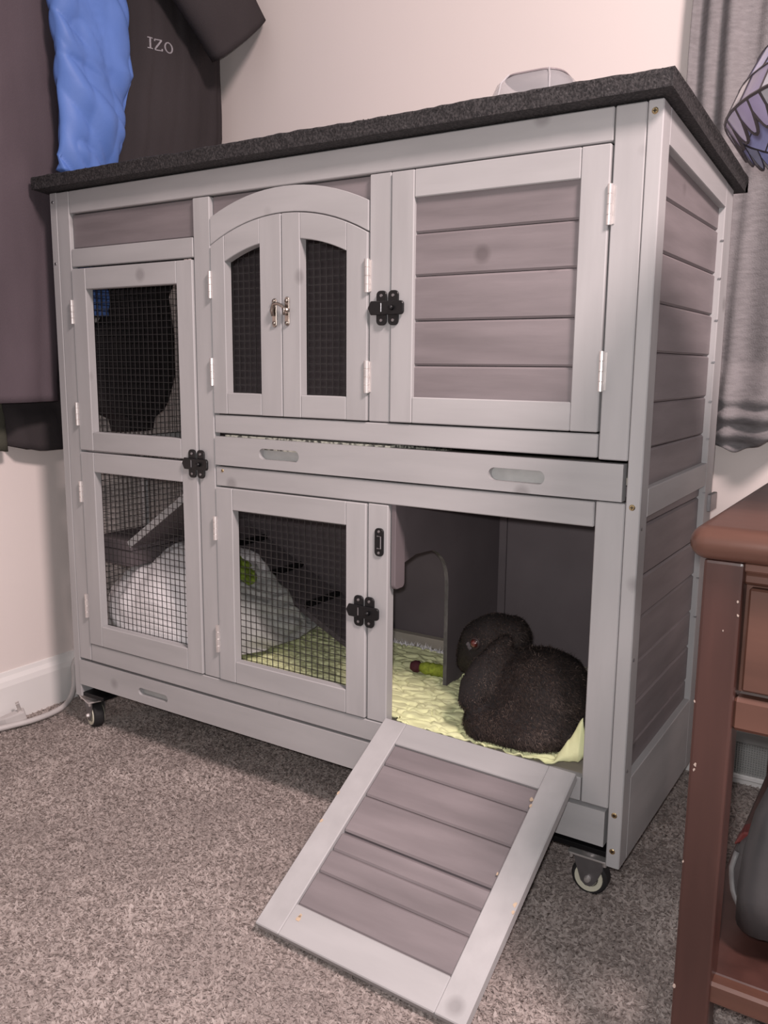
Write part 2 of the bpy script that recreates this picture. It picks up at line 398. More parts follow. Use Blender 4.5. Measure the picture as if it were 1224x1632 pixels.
hinge(d, .0575, .508, .552); hinge(d, .0575, .262, .314)
d = door(.802, 1.138, .702, 1.0755, .0395, 'plank', [.735, .7905, .857, .922, .984, 1.041])
hinge(d, 1.1385, .972, 1.024); hinge(d, 1.1385, .758, .812)
d = door(.430, .762, .203, .572, .0395, 'mesh', fwb=.042)
hinge(d, .4305, .472, .517); hinge(d, .4305, .258, .311)

def arch_door(x0, x1, wl, wr):
    E = empty('arched_door', ((x0 + x1) / 2, DY0, .87), H); R = AR - .001; z0 = .7035
    G().prism([(x0, z0), (x0 + wl, z0)] + arc(R, x0 + wl, x0, 6), 'y', DY0, DY1).build('stile', M_pv, E, .001)
    G().prism([(x1 - wr, z0), (x1, z0)] + arc(R, x1, x1 - wr, 6), 'y', DY0, DY1).build('stile', M_pv, E, .001)
    a, b = x0 + wl + .0003, x1 - wr - .0003
    G().prism(arc(R - .040, a, b, 8) + arc(R, b, a, 8), 'y', DY0 + .0003, DY1).build('arched_rail', M_ph, E, .001)
    box('rail', a, b, DY0 + .0003, DY1, z0, z0 + .037, M_ph, E)
    wire_mesh(a - .004, b + .004, z0 + .034, 1.0, 'y', DY1 + .001, E, top=lambda x: AZ + math.sqrt((R - .034) ** 2 - (x - AX) ** 2))
    return E
d = arch_door(.4325, .5895, .032, .0455); hinge(d, .4315, .903, .950); hinge(d, .4315, .752, .801)
d = arch_door(.5915, .7605, .0375, .0395); hinge(d, .7612, .901, .952, r=.0044); hinge(d, .7612, .747, .798, r=.0044)

# black slide latches
def latch(cx, cz):
    E = empty('latch', (cx, -.004, cz), H)
    for s in (-1, 1):
        G().prism(rrect(cx + s * .0106, cz, .0185, .052, .007), 'y', -.0062, -.003).build('latch_plate', M_blk, E, .0006)
        for q in (-1, 1):
            G().lathe([(.0002, -.0014), (.0022, -.0012), (.0026, 0)], (cx + s * .0106, -.0062, cz + q * .0185), 'y', 10).build('screw', M_dsteel, E)
    G().prism(rrect(cx + .011, cz, .040, .0205, .005), 'y', -.0105, -.006).build('hasp', M_blk, E, .001)
    G().prism([(cx - .034, cz), (cx - .0285, cz + .0105), (cx - .004, cz + .0105), (cx - .004, cz - .0105), (cx - .0285, cz - .0105)], 'y', -.0095, -.006).build('thumb_tab', M_blk, E, .001)
    G().lathe([(.0002, -.006), (.0034, -.0055), (.0042, 0)], (cx + .011, -.0105, cz), 'y', 12).build('pivot_knob', M_blk, E, smooth=True)
    G().tube([(cx - .008, -.011, cz - .006), (cx - .008, -.011, cz + .007)], .001, 6).build('spring_pin', M_dsteel, E)
latch(.388, .6095); latch(.7995, .877); latch(.7595, .391)
# lone strike plate on the post beside the open door
E = empty('strike_plate', (.786, -.002, .510), H)
G().prism(rrect(.786, .510, .0165, .046, .0065), 'y', -.0035, F0).build('latch_plate', M_blk, E, .0006)
G().tube([(.7835, -.0045, .520), (.7905, -.0045, .520), (.7905, -.0045, .500), (.7835, -.0045, .500)], .0011, 6).build('wire_loop', M_dsteel, E)
for q in (-1, 1): G().lathe([(.0002, -.001), (.002, -.0008), (.0024, 0)], (.786, -.0035, .510 + q * .0175), 'y', 10).build('screw', M_dsteel, E)
# nickel swan clasp on the arched doors
E = empty('clasp', (.59, -.004, .877), H)
for s, cx in ((-1, .5765), (1, .6035)):
    G().prism(rrect(cx, .877 - .002 * (s < 0), .0095, .047, .0046), 'y', -.006, -.003).build('clasp_plate', M_bronze, E, .001)
    for q in (-1, 1): G().lathe([(.0002, -.003), (.0028, -.0022), (.0036, 0)], (cx, -.006, .876 + q * .018), 'y', 12).build('dome_screw', M_bronze, E, smooth=True)
G().tube([(.5765, -.009, .870), (.5755, -.0105, .879), (.580, -.0115, .889), (.589, -.012, .8895), (.598, -.012, .886), (.604, -.0115, .880), (.611, -.0105, .8775)],
         [.003, .0034, .003, .0026, .0028, .0032, .0035], 10).build('hook', M_bronze, E, smooth=True)
G().tube([(.6035, -.006, .872), (.6035, -.0135, .872), (.6035, -.0135, .882), (.6035, -.006, .882)], .002, 8).build('eye_loop', M_bronze, E, smooth=True)

# drawers with routed finger slots
def slot_board(name, x0, x1, z0, z1, y0, y1, slots, depth, m_):
    g = G(); xs = [x0]; N = 32
    for (cx, cz, w_, h_) in slots:
        a, b = cx - w_ / 2 - .008, cx + w_ / 2 + .008
        g.add([(xs[-1], y0, z0), (a, y0, z0), (a, y0, z1), (xs[-1], y0, z1)], [(0, 1, 2, 3)])
        r = h_ / 2; inner = []; outer = []
        for k in range(N):
            th = 2 * math.pi * (k + .5) / N; c, s_ = math.cos(th), math.sin(th)
            inner.append((cx + (w_ / 2 - r) * (1 if c > 0 else -1) + r * c, cz + r * s_))
            t = min((b - cx) / abs(c), ((z1 - cz) if s_ > 0 else (cz - z0)) / abs(s_)); outer.append((cx + t * c, cz + t * s_))
        corners = [(b, z1), (a, z1), (a, z0), (b, z0)]
        v = [(p[0], y0, p[1]) for p in outer] + [(p[0], y0, p[1]) for p in inner] + [(p[0], y0 + depth, p[1]) for p in inner]
        f = []
        for k in range(N):
            j = (k + 1) % N; f.append((k, j, N + j, N + k)); f.append((N + k, N + j, 2 * N + j, 2 * N + k))
        n0 = len(v); v += [(p[0], y0, p[1]) for p in corners]
        for ci, p in enumerate(corners):     # fill the rectangle's corners
            for k in range(N):
                j = (k + 1) % N
                on = lambda q: (abs(q[0] - p[0]) < 1e-9, abs(q[1] - p[1]) < 1e-9)
                A, B = on(outer[k]), on(outer[j])
                if (A[0] and B[1] and not A[1]) or (A[1] and B[0] and not A[0]): f.append((k, n0 + ci, j))
        g.add(v, f); xs.append(b)
    a = xs[-1]
    g.add([(a, y0, z0), (x1, y0, z0), (x1, y0, z1), (a, y0, z1)], [(0, 1, 2, 3)])
    g.add([(x0, y0, z0), (x1, y0, z0), (x1, y0, z1), (x0, y0, z1), (x0, y1, z0), (x1, y1, z0), (x1, y1, z1), (x0, y1, z1)],
          [(7, 6, 5, 4), (0, 4, 5, 1), (3, 2, 6, 7), (0, 3, 7, 4), (1, 5, 6, 2)])
    o = g.build(name, m_, H)
    for (cx, cz, w_, h_) in slots:
        G().prism(rrect(cx, cz, w_ - .0004, h_ - .0004, h_ / 2 - .0006), 'y', y0 + depth - .001, y0 + depth + .0015).build('handle_recess', M_slot, o)
    return o
slot_board('pull_out_tray', .433, 1.175, .6115, .6625, -.003, .014, [(.580, .637, .088, .0195), (1.020, .6355, .088, .0195)], .0125, M_ph)
slot_board('bottom_tray', .018, 1.1755, .106, .1605, -.001, .016, [(.244, .130, .084, .016)], .0125, M_ph)
box('tray_base', .433, 1.178, .02, .41, .632, .642, M_pine, H, 0)
box('tray_liner', .450, .80, .006, .38, .6435, .6655, M_paper, H, 0)
box('floor_board', .02, 1.18, .018, .412, .166, .200, M_pine, H, 0)
box('cross_member', .02, 1.18, .06, .09, .077, .104, M_dark, H, .001)
box('cross_member', .02, 1.18, .35, .38, .077, .104, M_dark, H, .001)

# right side: frame and horizontal planks;  left side: frame and wire mesh
def side(x0, x1, solid):
    g = lambda pts: [(a, b) for a, b in pts]
    G().prism([(0, .077), (.034, .077), (.034, zroof(.034)), (0, zroof(0))], 'x', x0, x1).build('side_stile', M_pv, H, .0014)
    G().prism([(.382, .077), (D, .077), (D, zroof(D)), (.382, zroof(.382))], 'x', x0, x1).build('side_stile', M_pv, H, .0014)
    a, b = .0345, .3815
    G().prism([(a, 1.071), (b, 1.047), (b, zroof(b)), (a, zroof(a))], 'x', x0, x1).build('side_rail', M_py, H, .001)
    G().prism([(a, .588), (b, .593), (b, .632), (a, .628)], 'x', x0, x1).build('side_rail', M_py, H, .001)
    G().prism([(a, .077), (b, .077), (b, .209), (a, .206)], 'x', x0, x1).build('side_rail', M_py, H, .001)
    if solid:
        px0, px1 = x1 - .018, x1 - .010
        for zs in ([.622, .680, .743, .811, .877, .943, 1.012, 1.078], [.200, .243, .306, .370, .436, .497, .572, .600]):
            for lo, hi in zip(zs[:-1], zs[1:]):
                box('side_plank', px0, px1 + random.uniform(-.0006, .0006), a - .005, b + .005, lo + .0004, hi - .0004, M_ply, H, .0030)
    else:
        xm = x1 - .002
        wire_mesh(a - .004, b + .004, .207, .590, 'x', xm, H); wire_mesh(a - .004, b + .004, .628, 1.06, 'x', xm, H)
        box('mesh_batten', x0 + .002, x1 - .004, .2, .212, .206, .6, M_pv, H)
side(1.18, 1.20, True); side(0.0, 0.02, False)
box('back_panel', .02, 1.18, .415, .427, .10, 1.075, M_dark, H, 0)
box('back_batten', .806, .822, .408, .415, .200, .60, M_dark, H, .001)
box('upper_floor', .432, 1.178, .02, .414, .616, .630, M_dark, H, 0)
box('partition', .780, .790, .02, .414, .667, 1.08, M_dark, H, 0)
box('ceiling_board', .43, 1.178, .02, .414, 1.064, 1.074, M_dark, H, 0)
# arched partition of the nest room
px0, px1 = .800, .807
pts = [(.024, .614), (.414, .614), (.414, .201), (.197, .201), (.197, .400)]
for k in range(1, 10):
    a = math.radians(90 * k / 9); pts.append((.122 + .075 * math.cos(a), .400 + .076 * math.sin(a)))
pts += [(.080, .478), (.040, .470), (.040, .435), (.024, .43)]
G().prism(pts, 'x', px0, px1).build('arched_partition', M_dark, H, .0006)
g = G(); pr = [(.197, .201), (.197, .400)] + [(.122 + .075 * math.cos(math.radians(90 * k / 9)), .400 + .076 * math.sin(math.radians(90 * k / 9))) for k in range(1, 8)]
for a, b in zip(pr[:-1], pr[1:]):
    g.add([(px0, a[0] - .0006, a[1]), (px1 + .0004, a[0] - .0006, a[1]), (px1 + .0004, b[0] - .0006, b[1] - .0003), (px0, b[0] - .0006, b[1] - .0003)], [(0, 1, 2, 3)])
g.build('worn_arch_edge', M_darkedge, H)
G().prism(rrect(.021, .51, .030, .155, .008), 'x', .8035, .812).build('hanging_batten', M_dark, H, .001)

# landing and the two ramps inside
E = empty('landing', (.08, .2, .40), H)
box('landing_board', .021, .140, .048, .412, .405, .425, M_dark, E); box('apron', .021, .140, .046, .060, .372, .404, M_dark, E); box('apron', .127, .140, .061, .412, .372, .404, M_dark, E)
def ramp_board(name, A, B, y0, y1, t, m_, edge=None):
    dx, dz = B[0] - A[0], B[1] - A[1]; L_ = math.hypot(dx, dz); nx, nz = -dz / L_, dx / L_
    if nz < 0: nx, nz = -nx, -nz
    poly = [A, B, (B[0] + nx * t, B[1] + nz * t), (A[0] + nx * t, A[1] + nz * t)]
    o = G().prism(poly, 'y', y0, y1).build(name, m_, H, .0006)
    return o, (dx / L_, dz / L_), (nx, nz), L_
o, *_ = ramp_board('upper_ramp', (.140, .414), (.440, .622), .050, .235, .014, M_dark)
G().prism([(.136, .4115), (.440, .622), (.433, .6345), (.129, .424)], 'y', .0478, .0505).build('lit_ramp_edge', M_ph, o)  # light caught by the ramp's front edge, put in as a paler strip
o, dr, nr, L_ = ramp_board('lower_ramp', (.140, .400), (.545, .202), .268, .408, .012, M_dark)
for k in range(3):
    s_ = L_ * (.13 + .265 * k); cx, cz = .140 + dr[0] * s_ + nr[0] * .012, .400 + dr[1] * s_ + nr[1] * .012
    G().prism([(cx, cz), (cx + dr[0] * .012, cz + dr[1] * .012), (cx + dr[0] * .012 + nr[0] * .01, cz + dr[1] * .012 + nr[1] * .01), (cx + nr[0] * .01, cz + nr[1] * .01)], 'y', .278, .398).build('cleat', M_blk, o, .001)
box('ramp_foot', .535, .562, .262, .285, .203, .236, M_blk, o, .004)
box('ramp_foot', .535, .562, .388, .406, .203, .236, M_blk, o, .004)

# open door let down as a ramp
def ramp_door():
    wdt, Ln, th = .334, .372, .016
    E = empty('ramp_door', (.966, -.16, .1), H)
    top = Vector((.966, -.004, .2135)); bot = Vector((.955, -.322, .020))
    ez = (top - bot).normalized(); ex = Vector((1, -.02, 0)); ex = (ex - ex.dot(ez) * ez).normalized(); ey = ez.cross(ex)   # ey points down and in
    Mx = Matrix((ex, ey, ez)).transposed().to_4x4(); Mx.translation = bot
    Ln = (top - bot).length
    def b(name, x0, x1, z0, z1, m_, y0=0, y1=th): return G().box(x0, x1, y0, y1, z0, z1).mesh(name, .0015), m_
    def put(name, x0, x1, y0, y1, z0, z1, m_, bev=.0015):
        me = G().box(x0, x1, y0, y1, z0, z1).mesh(name, bev); me.transform(Mx); return link(name, me, m_, E)
    h = wdt / 2; fw = .042
    put('stile', -h, -h + fw, 0, th, 0, Ln, M_pv); put('stile', h - fw, h, 0, th, 0, Ln, M_pv)
    put('rail', -h + fw, h - fw, 0.0002, th, Ln - .041, Ln, M_ph); put('rail', -h + fw, h - fw, 0.0002, th, 0, .047, M_ph)
    z1, z0 = Ln - .041, .047; fr = [0, .135, .34, .575, .68, .81, 1.0]
    for i in range(6):
        a, c = z1 - fr[i] * (z1 - z0), z1 - fr[i + 1] * (z1 - z0); gp = .0035 if i == 2 else .0012
        put('plank', -h + fw, h - fw, .0035 + random.uniform(-.0006, .0008), .011, c + (gp if i == 2 else .0003), a - .0003, M_plx, .0028)
    put('backing', -h + fw, h - fw, .0112, .0118, z0, z1, M_dark, 0)
    # chips where bare wood shows
    for (x, z, r) in ((-h + .058, .030, .0045), (-h + .0585, .034, .003), (h - fw - .002, Ln - .062, .004), (h - fw + .001, Ln - .072, .0032), (h - .0035, .16, .0035), (h - .002, .150, .0025),
                      (-h + .003, .17, .0035), (-h + .002, .22, .003), (h - fw - .001, .19, .002)):
        n = 9; g = G(); v = []
        for k in range(n):
            a = 2 * math.pi * k / n; rr = r * random.uniform(.6, 1.15); v.append((x + rr * math.cos(a) * .8, -.0004, z + rr * math.sin(a) * 1.2))
        g.add(v + [(p[0], .0006, p[2]) for p in v], [tuple(range(n)), tuple(range(2 * n - 1, n - 1, -1))] + [(i, (i + 1) % n, (i + 1) % n + n, i + n) for i in range(n)])
        me = g.mesh('paint_chip'); me.transform(Mx); link('paint_chip', me, M_bare, E)
    for x in (-.11, .11):
        G().lathe([(.0006, 0), (.0036, .001), (.0036, .049), (.0006, .05)], (.966 + x - .025, -.002, .2035), 'x', 10).build('hinge', M_dsteel, E)
ramp_door()

# roof of felt on board
rx0, rx1, ry0, ry1 = -.020, 1.216, -.026, .465
def zr(y): return 1.122 - (1.12 - 1.083) * y / D
nx, ny = 150, 50; ths = .023
P = []
loop = []
for j in range(ny + 1): loop.append((ry0 + (ry1 - ry0) * j / ny, ths))
R_ = empty('roof', (.6, .22, 1.13), H)
G().prism([(ry0 + .003, zr(ry0 + .003)), (ry1 - .003, zr(ry1 - .003)), (ry1 - .003, zr(ry1) + .012), (ry0 + .003, zr(ry0) + .012)], 'x', rx0 + .003, rx1 - .003).build('roof_board', M_felt, R_)
def felt():
    us = np.linspace(rx0, rx1, 210); prof_ = []
    for z in np.linspace(.000, .020, 5): prof_.append((ry0, z))
    for k in range(1, 5): a = math.pi / 2 * k / 5; prof_.append((ry0 + .005 - .005 * math.cos(a), .020 + .005 * math.sin(a)))
    for y in np.linspace(ry0 + .006, ry1 - .006, 70): prof_.append((y, .025))
    for k in range(1, 5): a = math.pi / 2 * k / 5; prof_.append((ry1 - .005 + .005 * math.sin(a), .020 + .005 * math.cos(a)))
    for z in np.linspace(.020, .0, 5): prof_.append((ry1, z))
    A = np.zeros((len(us), len(prof_), 3))
    for i, x in enumerate(us):
        for j, (y, z) in enumerate(prof_):
            n1 = noise.noise((x * 70, y * 70, z * 70)) * .0011 + noise.noise((x * 14, y * 14, z * 14 + 5)) * .0016
            A[i, j] = (x, y - (n1 if y < ry0 + .01 else 0), zr(y) + z + (n1 if z > .015 else 0))
    me = grid_mesh('roof_felt', A)
    bm = bmesh.new(); bm.from_mesh(me); bmesh.ops.holes_fill(bm, edges=[e for e in bm.edges if e.is_boundary], sides=0)
    bmesh.ops.recalc_face_normals(bm, faces=bm.faces); bm.to_mesh(me); bm.free()
    link('roof_felt', me, M_felt, R_)
    # torn mineral flakes standing along the edges
    n = 900; t = rng.random(n); which = rng.random(n) < .62
    X = np.where(which, rx0 + t * (rx1 - rx0), rx1); Y = np.where(which, ry0, ry0 + t * (ry1 - ry0))
    Z = np.array([zr(y) for y in Y]) + rng.uniform(.015, .0215, n)
    pts = np.stack([X, Y, Z], 1); dirs = np.stack([np.where(which, rng.normal(0, .6, n), .25), np.where(which, -.3, rng.normal(0, .6, n)), rng.uniform(.3, 1, n)], 1)
    side_ = np.stack([np.where(which, 1., 0), np.where(which, 0, 1.), np.zeros(n)], 1)
    me = blades('felt_fibres', pts, dirs, side_, rng.uniform(.001, .0028, n), rng.uniform(.001, .003, n), rng.random(n), rng.normal(0, .3, (n, 3)))
    o = link('felt_fibres', me, M_felt, R_); o['kind'] = 'stuff'
felt()

# screws
def screw(x, z, y=0.0, r=.0042, m_=M_brass):
    s_ = G().lathe([(.0002, -.0012), (r * .75, -.0012), (r, -.0003), (r, .001)], (x, y, z), 'y', 14).build('screw', m_, H)
    G().box(x - r * .6, x + r * .6, y - .0016, y - .0010, z - .0005, z + .0005).box(x - .0005, x + .0005, y - .0016, y - .0010, z - r * .6, z + r * .6).build('screw_slot', M_blk, s_)
for x, z in ((1.189, 1.106), (1.189, .605), (1.189, .159), (1.189, .103)): screw(x, z)
for x, z in ((.009, 1.102), (.009, .985)): screw(x, z, r=.003, m_=M_dsteel)
screw(.447, .601, r=.003)
for z in (.575, .225, .39): 
    G().lathe([(.0002, .0012), (.002, .001), (.003, 0)], (1.2, .012, z), 'x', 10).build('screw', M_dsteel, H)
for z in (.995, .935, .868, .80, .735, .672, .58, .43, .36):
    G().box(1.196, 1.2006, .3805, .3830, z, z + .0022).build('staple', M_dsteel, H)
for z in (.765, .722):
    G().lathe([(.0002, -.006), (.003, -.005), (.003, 0)], (0, .012, z), 'x', 8).build('screw', M_steel, H)
box('side_hinge', 1.199, 1.206, .405, .452, .545, .575, M_dsteel, H, .001)

# casters
def caster(x, y, yaw=0, bar=-1):
    E = empty('caster', (x, y, 0), H)
    r = .028; c = (x, y, r)
    G().lathe([(.018, -.011), (r - .003, -.011), (r, -.008), (r, .008), (r - .003, .011), (.018, .011)], c, 'y', 28).build('tyre', M_tyre, E, smooth=False)
    for s in (-1, 1):
        G().lathe([(.0140, s * .0105), (.0155, s * .0125), (.0215, s * .0130), (.0225, s * .009)], c, 'y', 28).build('wheel_rim', M_hub, E)
    G().lathe([(.0002, -.0125), (.013, -.0125), (.013, .0125), (.0002, .0125)], c, 'y', 20).build('hub', M_hub, E)
    for s in (-1, 1):
        pts = [(x - .024, .066), (x + .024, .066), (x + .022, .047), (x + .011, .022), (x + .004, .016), (x - .004, .016), (x - .011, .022), (x - .021, .050)]
        G().prism(pts, 'y', y + s * .0145 - .001, y + s * .0145 + .001).build('fork', M_dsteel, E, .0005)
    G().prism(rrect(x, y, .062, .050, .005), 'z', .0655, .0685).build('top_plate', M_steel, E, .0005)
    G().lathe([(.014, .0685), (.016, .072), (.014, .077)], (x, y, 0), 'z', 18).build('swivel', M_dsteel, E)
    G().lathe([(.0002, -.021), (.004, -.0205), (.0052, -.016), (.0052, .016), (.0002, .020)], c, 'y', 12).build('axle', M_steel, E)
    for q in (-1, 1): G().lathe([(.0002, .058), (.003, .059), (.0034, .0655)], (x + q * .026, y - .02, 0), 'z', 8).build('bolt', M_steel, E)
    E.rotation_euler.z = math.radians(yaw)
    box('caster_bar', x - (.075 if bar < 0 else .02), x + (.030 if bar < 0 else .06), y - .026, y + .028, .0775, .086, M_blk, H, .001)
caster(1.145, .047); caster(.024, .030, -20, 1); caster(1.145, .385); caster(.037, .385, 0, 1)

# ------------------------------------------------------------------ bedding and things in the hutch
def blanket():
    nx, ny = 540, 180; xs = np.linspace(.06, 1.170, nx); ys = np.linspace(.010, .352, ny); A = np.zeros((nx, ny, 3))
    for i, x in enumerate(xs):
        for j, y in enumerate(ys):
            wv = noise.noise((x * 22, y * 60, 0)) * .0022
            q = Vector((x * 25 + .7 * noise.noise((x * 40, y * 60, 1)), y * 52 + .7 * noise.noise((x * 40, y * 60, 9)), 0))
            dv = noise.voronoi(q)[0]; crease = math.exp(-((dv[1] - dv[0]) / .16) ** 2)
            c = min(1, max(0, (x - 1.082 - .030 * min(1, max(0, (y - .020) / .025))) / .055)); c = c * c * (3 - 2 * c)
            z = .2115 + wv - .0048 * crease + .078 * c * (1 + .25 * noise.noise((x * 8, y * 14, 3))) * min(1, max(0, (y - .010) / (.012 if x < 1.13 else .03)) + .04) ** .6
            yy = y if .815 < x < 1.130 else max(y, .0235)
            A[i, j] = (x, yy, max(z, .2055))
    me = grid_mesh('fleece_blanket', A); o = link('fleece_blanket', me, M_lime, smooth=True)
    s_ = o.modifiers.new('thick', 'SOLIDIFY'); s_.thickness = .003; s_.offset = -1
    # white terry edge at the back
    n = 6000; X = rng.uniform(.06, 1.17, n); Y = rng.uniform(.350, .362, n)
    pts = np.stack([X, Y, np.full(n, .205)], 1); d_ = rng.normal(0, .5, (n, 3)); d_[:, 2] = np.abs(d_[:, 2]) + .5
    sd = rng.normal(0, 1, (n, 3)); sd[:, 2] = 0; sd /= np.linalg.norm(sd, axis=1)[:, None]
    me = blades('terry_edge', pts, d_, sd, rng.uniform(.004, .009, n), rng.uniform(.001, .003, n), rng.random(n), rng.normal(0, .4, (n, 3)))
    e = link('terry_edge', me, M_padw, o); e['kind'] = 'stuff'
    tag(o, 'lime green crinkled fleece blanket lining the hutch floor', 'blanket')
blanket()
box('floor_batten', .43, 1.17, .388, .406, .2005, .222, M_pine, H, .001)

def pillow():
    n, k = 90, 72; A = np.zeros((n, k, 3)); cx, cy, rx, ry = .220, .192, .222, .174
    for i in range(n):
        th = math.pi * (i + .5) / n
        for j in range(k):
            ph = 2 * math.pi * j / k
            x, y, z = math.sin(th) * math.cos(ph), math.sin(th) * math.sin(ph), math.cos(th)
            x, y = [math.copysign(abs(a) ** .70, a) for a in (x, y)]
            zz = z if z > 0 else z * .12
            p = Vector((cx + rx * x, cy + ry * y, .232 + .135 * zz))
            if z > 0: p.z += .04 * max(0, 1 - ((p.x - .20) / .2) ** 2) * z
            f_ = noise.noise((p.x * 13, p.y * 11, p.z * 13)) * .012 + noise.noise((p.x * 30, p.y * 26, p.z * 30)) * .006 + (abs(noise.noise((p.x * 16, p.y * 12 + p.z * 9, 4.5))) - .25) * .018
            pl = max(0, (x - .25) / .75) * .009 * math.sin(p.x * 210 + 9 * noise.noise((p.y * 12, p.z * 12, 1)))
            q = Vector((x / rx, y / ry, zz / .16)).normalized()
            p += q * (f_ + pl)
            if p.y > .250 and p.x > .15: p.z = min(p.z, .400 - (p.x - .14) * .489 - .014)
            if p.x < .15: p.z = min(p.z, .366)
            p.x = max(p.x, .024); p.y = max(p.y, .020); p.z = max(p.z, .2125)
            A[i, j] = p
    me = grid_mesh('fleece_cushion', A, closed_v=True)
    bm = bmesh.new(); bm.from_mesh(me); bmesh.ops.holes_fill(bm, edges=[e for e in bm.edges if e.is_boundary], sides=0); bmesh.ops.recalc_face_normals(bm, faces=bm.faces); bm.to_mesh(me); bm.free()
    me.materials.append(M_padw); me.materials.append(M_padg)
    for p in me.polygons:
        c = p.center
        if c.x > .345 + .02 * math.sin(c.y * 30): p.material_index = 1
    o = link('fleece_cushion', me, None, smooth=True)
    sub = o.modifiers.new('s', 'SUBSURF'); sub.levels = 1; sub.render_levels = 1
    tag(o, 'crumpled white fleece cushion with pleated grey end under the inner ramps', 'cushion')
    return o
pil = pillow()
def leaf():
    n = 26; A = np.zeros((n, n, 3))
    for i in range(n):
        for j in range(n):
            u, v = (i / (n - 1) - .5) * 2, (j / (n - 1) - .5) * 2
            r = max(abs(u), abs(v)); s_ = math.sqrt(u * u + v * v) or 1; u2, v2 = u * r / s_, v * r / s_
            z = .006 * noise.noise((u2 * 2.3, v2 * 2.3, 2)) + .003 * noise.noise((u2 * 7, v2 * 7, 5)) - .008 * (u2 * u2 + v2 * v2)
            A[i, j] = (u2 * .034, v2 * .038, z)
    me = grid_mesh('lettuce_leaf', A)
    og = Vector([float(t) for t in ORG['fleece_cushion']])
    bvh = BVHTree.FromPolygons([v.co + og for v in pil.data.vertices], [tuple(p.vertices) for p in pil.data.polygons])
    loc, nrm, _, _ = bvh.find_nearest(Vector((.336, .150, .360)))
    Mx = Matrix.Translation(loc + nrm * .009) @ nrm.to_track_quat('Z', 'Y').to_matrix().to_4x4()
    me.transform(Mx); o = link('lettuce_leaf', me, M_leaf, smooth=True)
    s_ = o.modifiers.new('t', 'SOLIDIFY'); s_.thickness = .0015
    tag(o, 'small crumpled green leaf lying on the white cushion', 'leaf')
leaf()
def toy():
    E = empty('carrot_toy', (.775, .22, .214)); M4 = Matrix.Translation((.748, .222, .2235)) @ Matrix.Rotation(math.radians(6), 4, 'Z')
    prb = [(.002, .046)] + [(.0125 * (1 - .35 * (t / 9)) + .0011 * math.sin(t * 2.6), .042 - t * .006) for t in range(0, 10)][:1]
    pr = [(.004, .050), (.009, .046)] + [(.0118 + .0011 * math.sin(t * 2.4), .042 - t * .0045) for t in range(0, 11)] + [(.008, -.010), (.003, -.012)]
    me = G().lathe([(r, h) for r, h in pr], (0, 0, 0), 'x', 20).mesh('toy_body'); me.transform(M4); link('toy_body', me, M_toy, E, smooth=True)
    me = G().lathe([(.002, -.031), (.008, -.029), (.0115, -.022), (.0115, -.015), (.007, -.009)], (0, 0, 0), 'x', 20).mesh('toy_tip'); me.transform(M4); link('toy_tip', me, M_toyred, E, smooth=True)
    tag(E, 'small yellow green chew toy with dark red end on the blanket', 'toy')
toy()

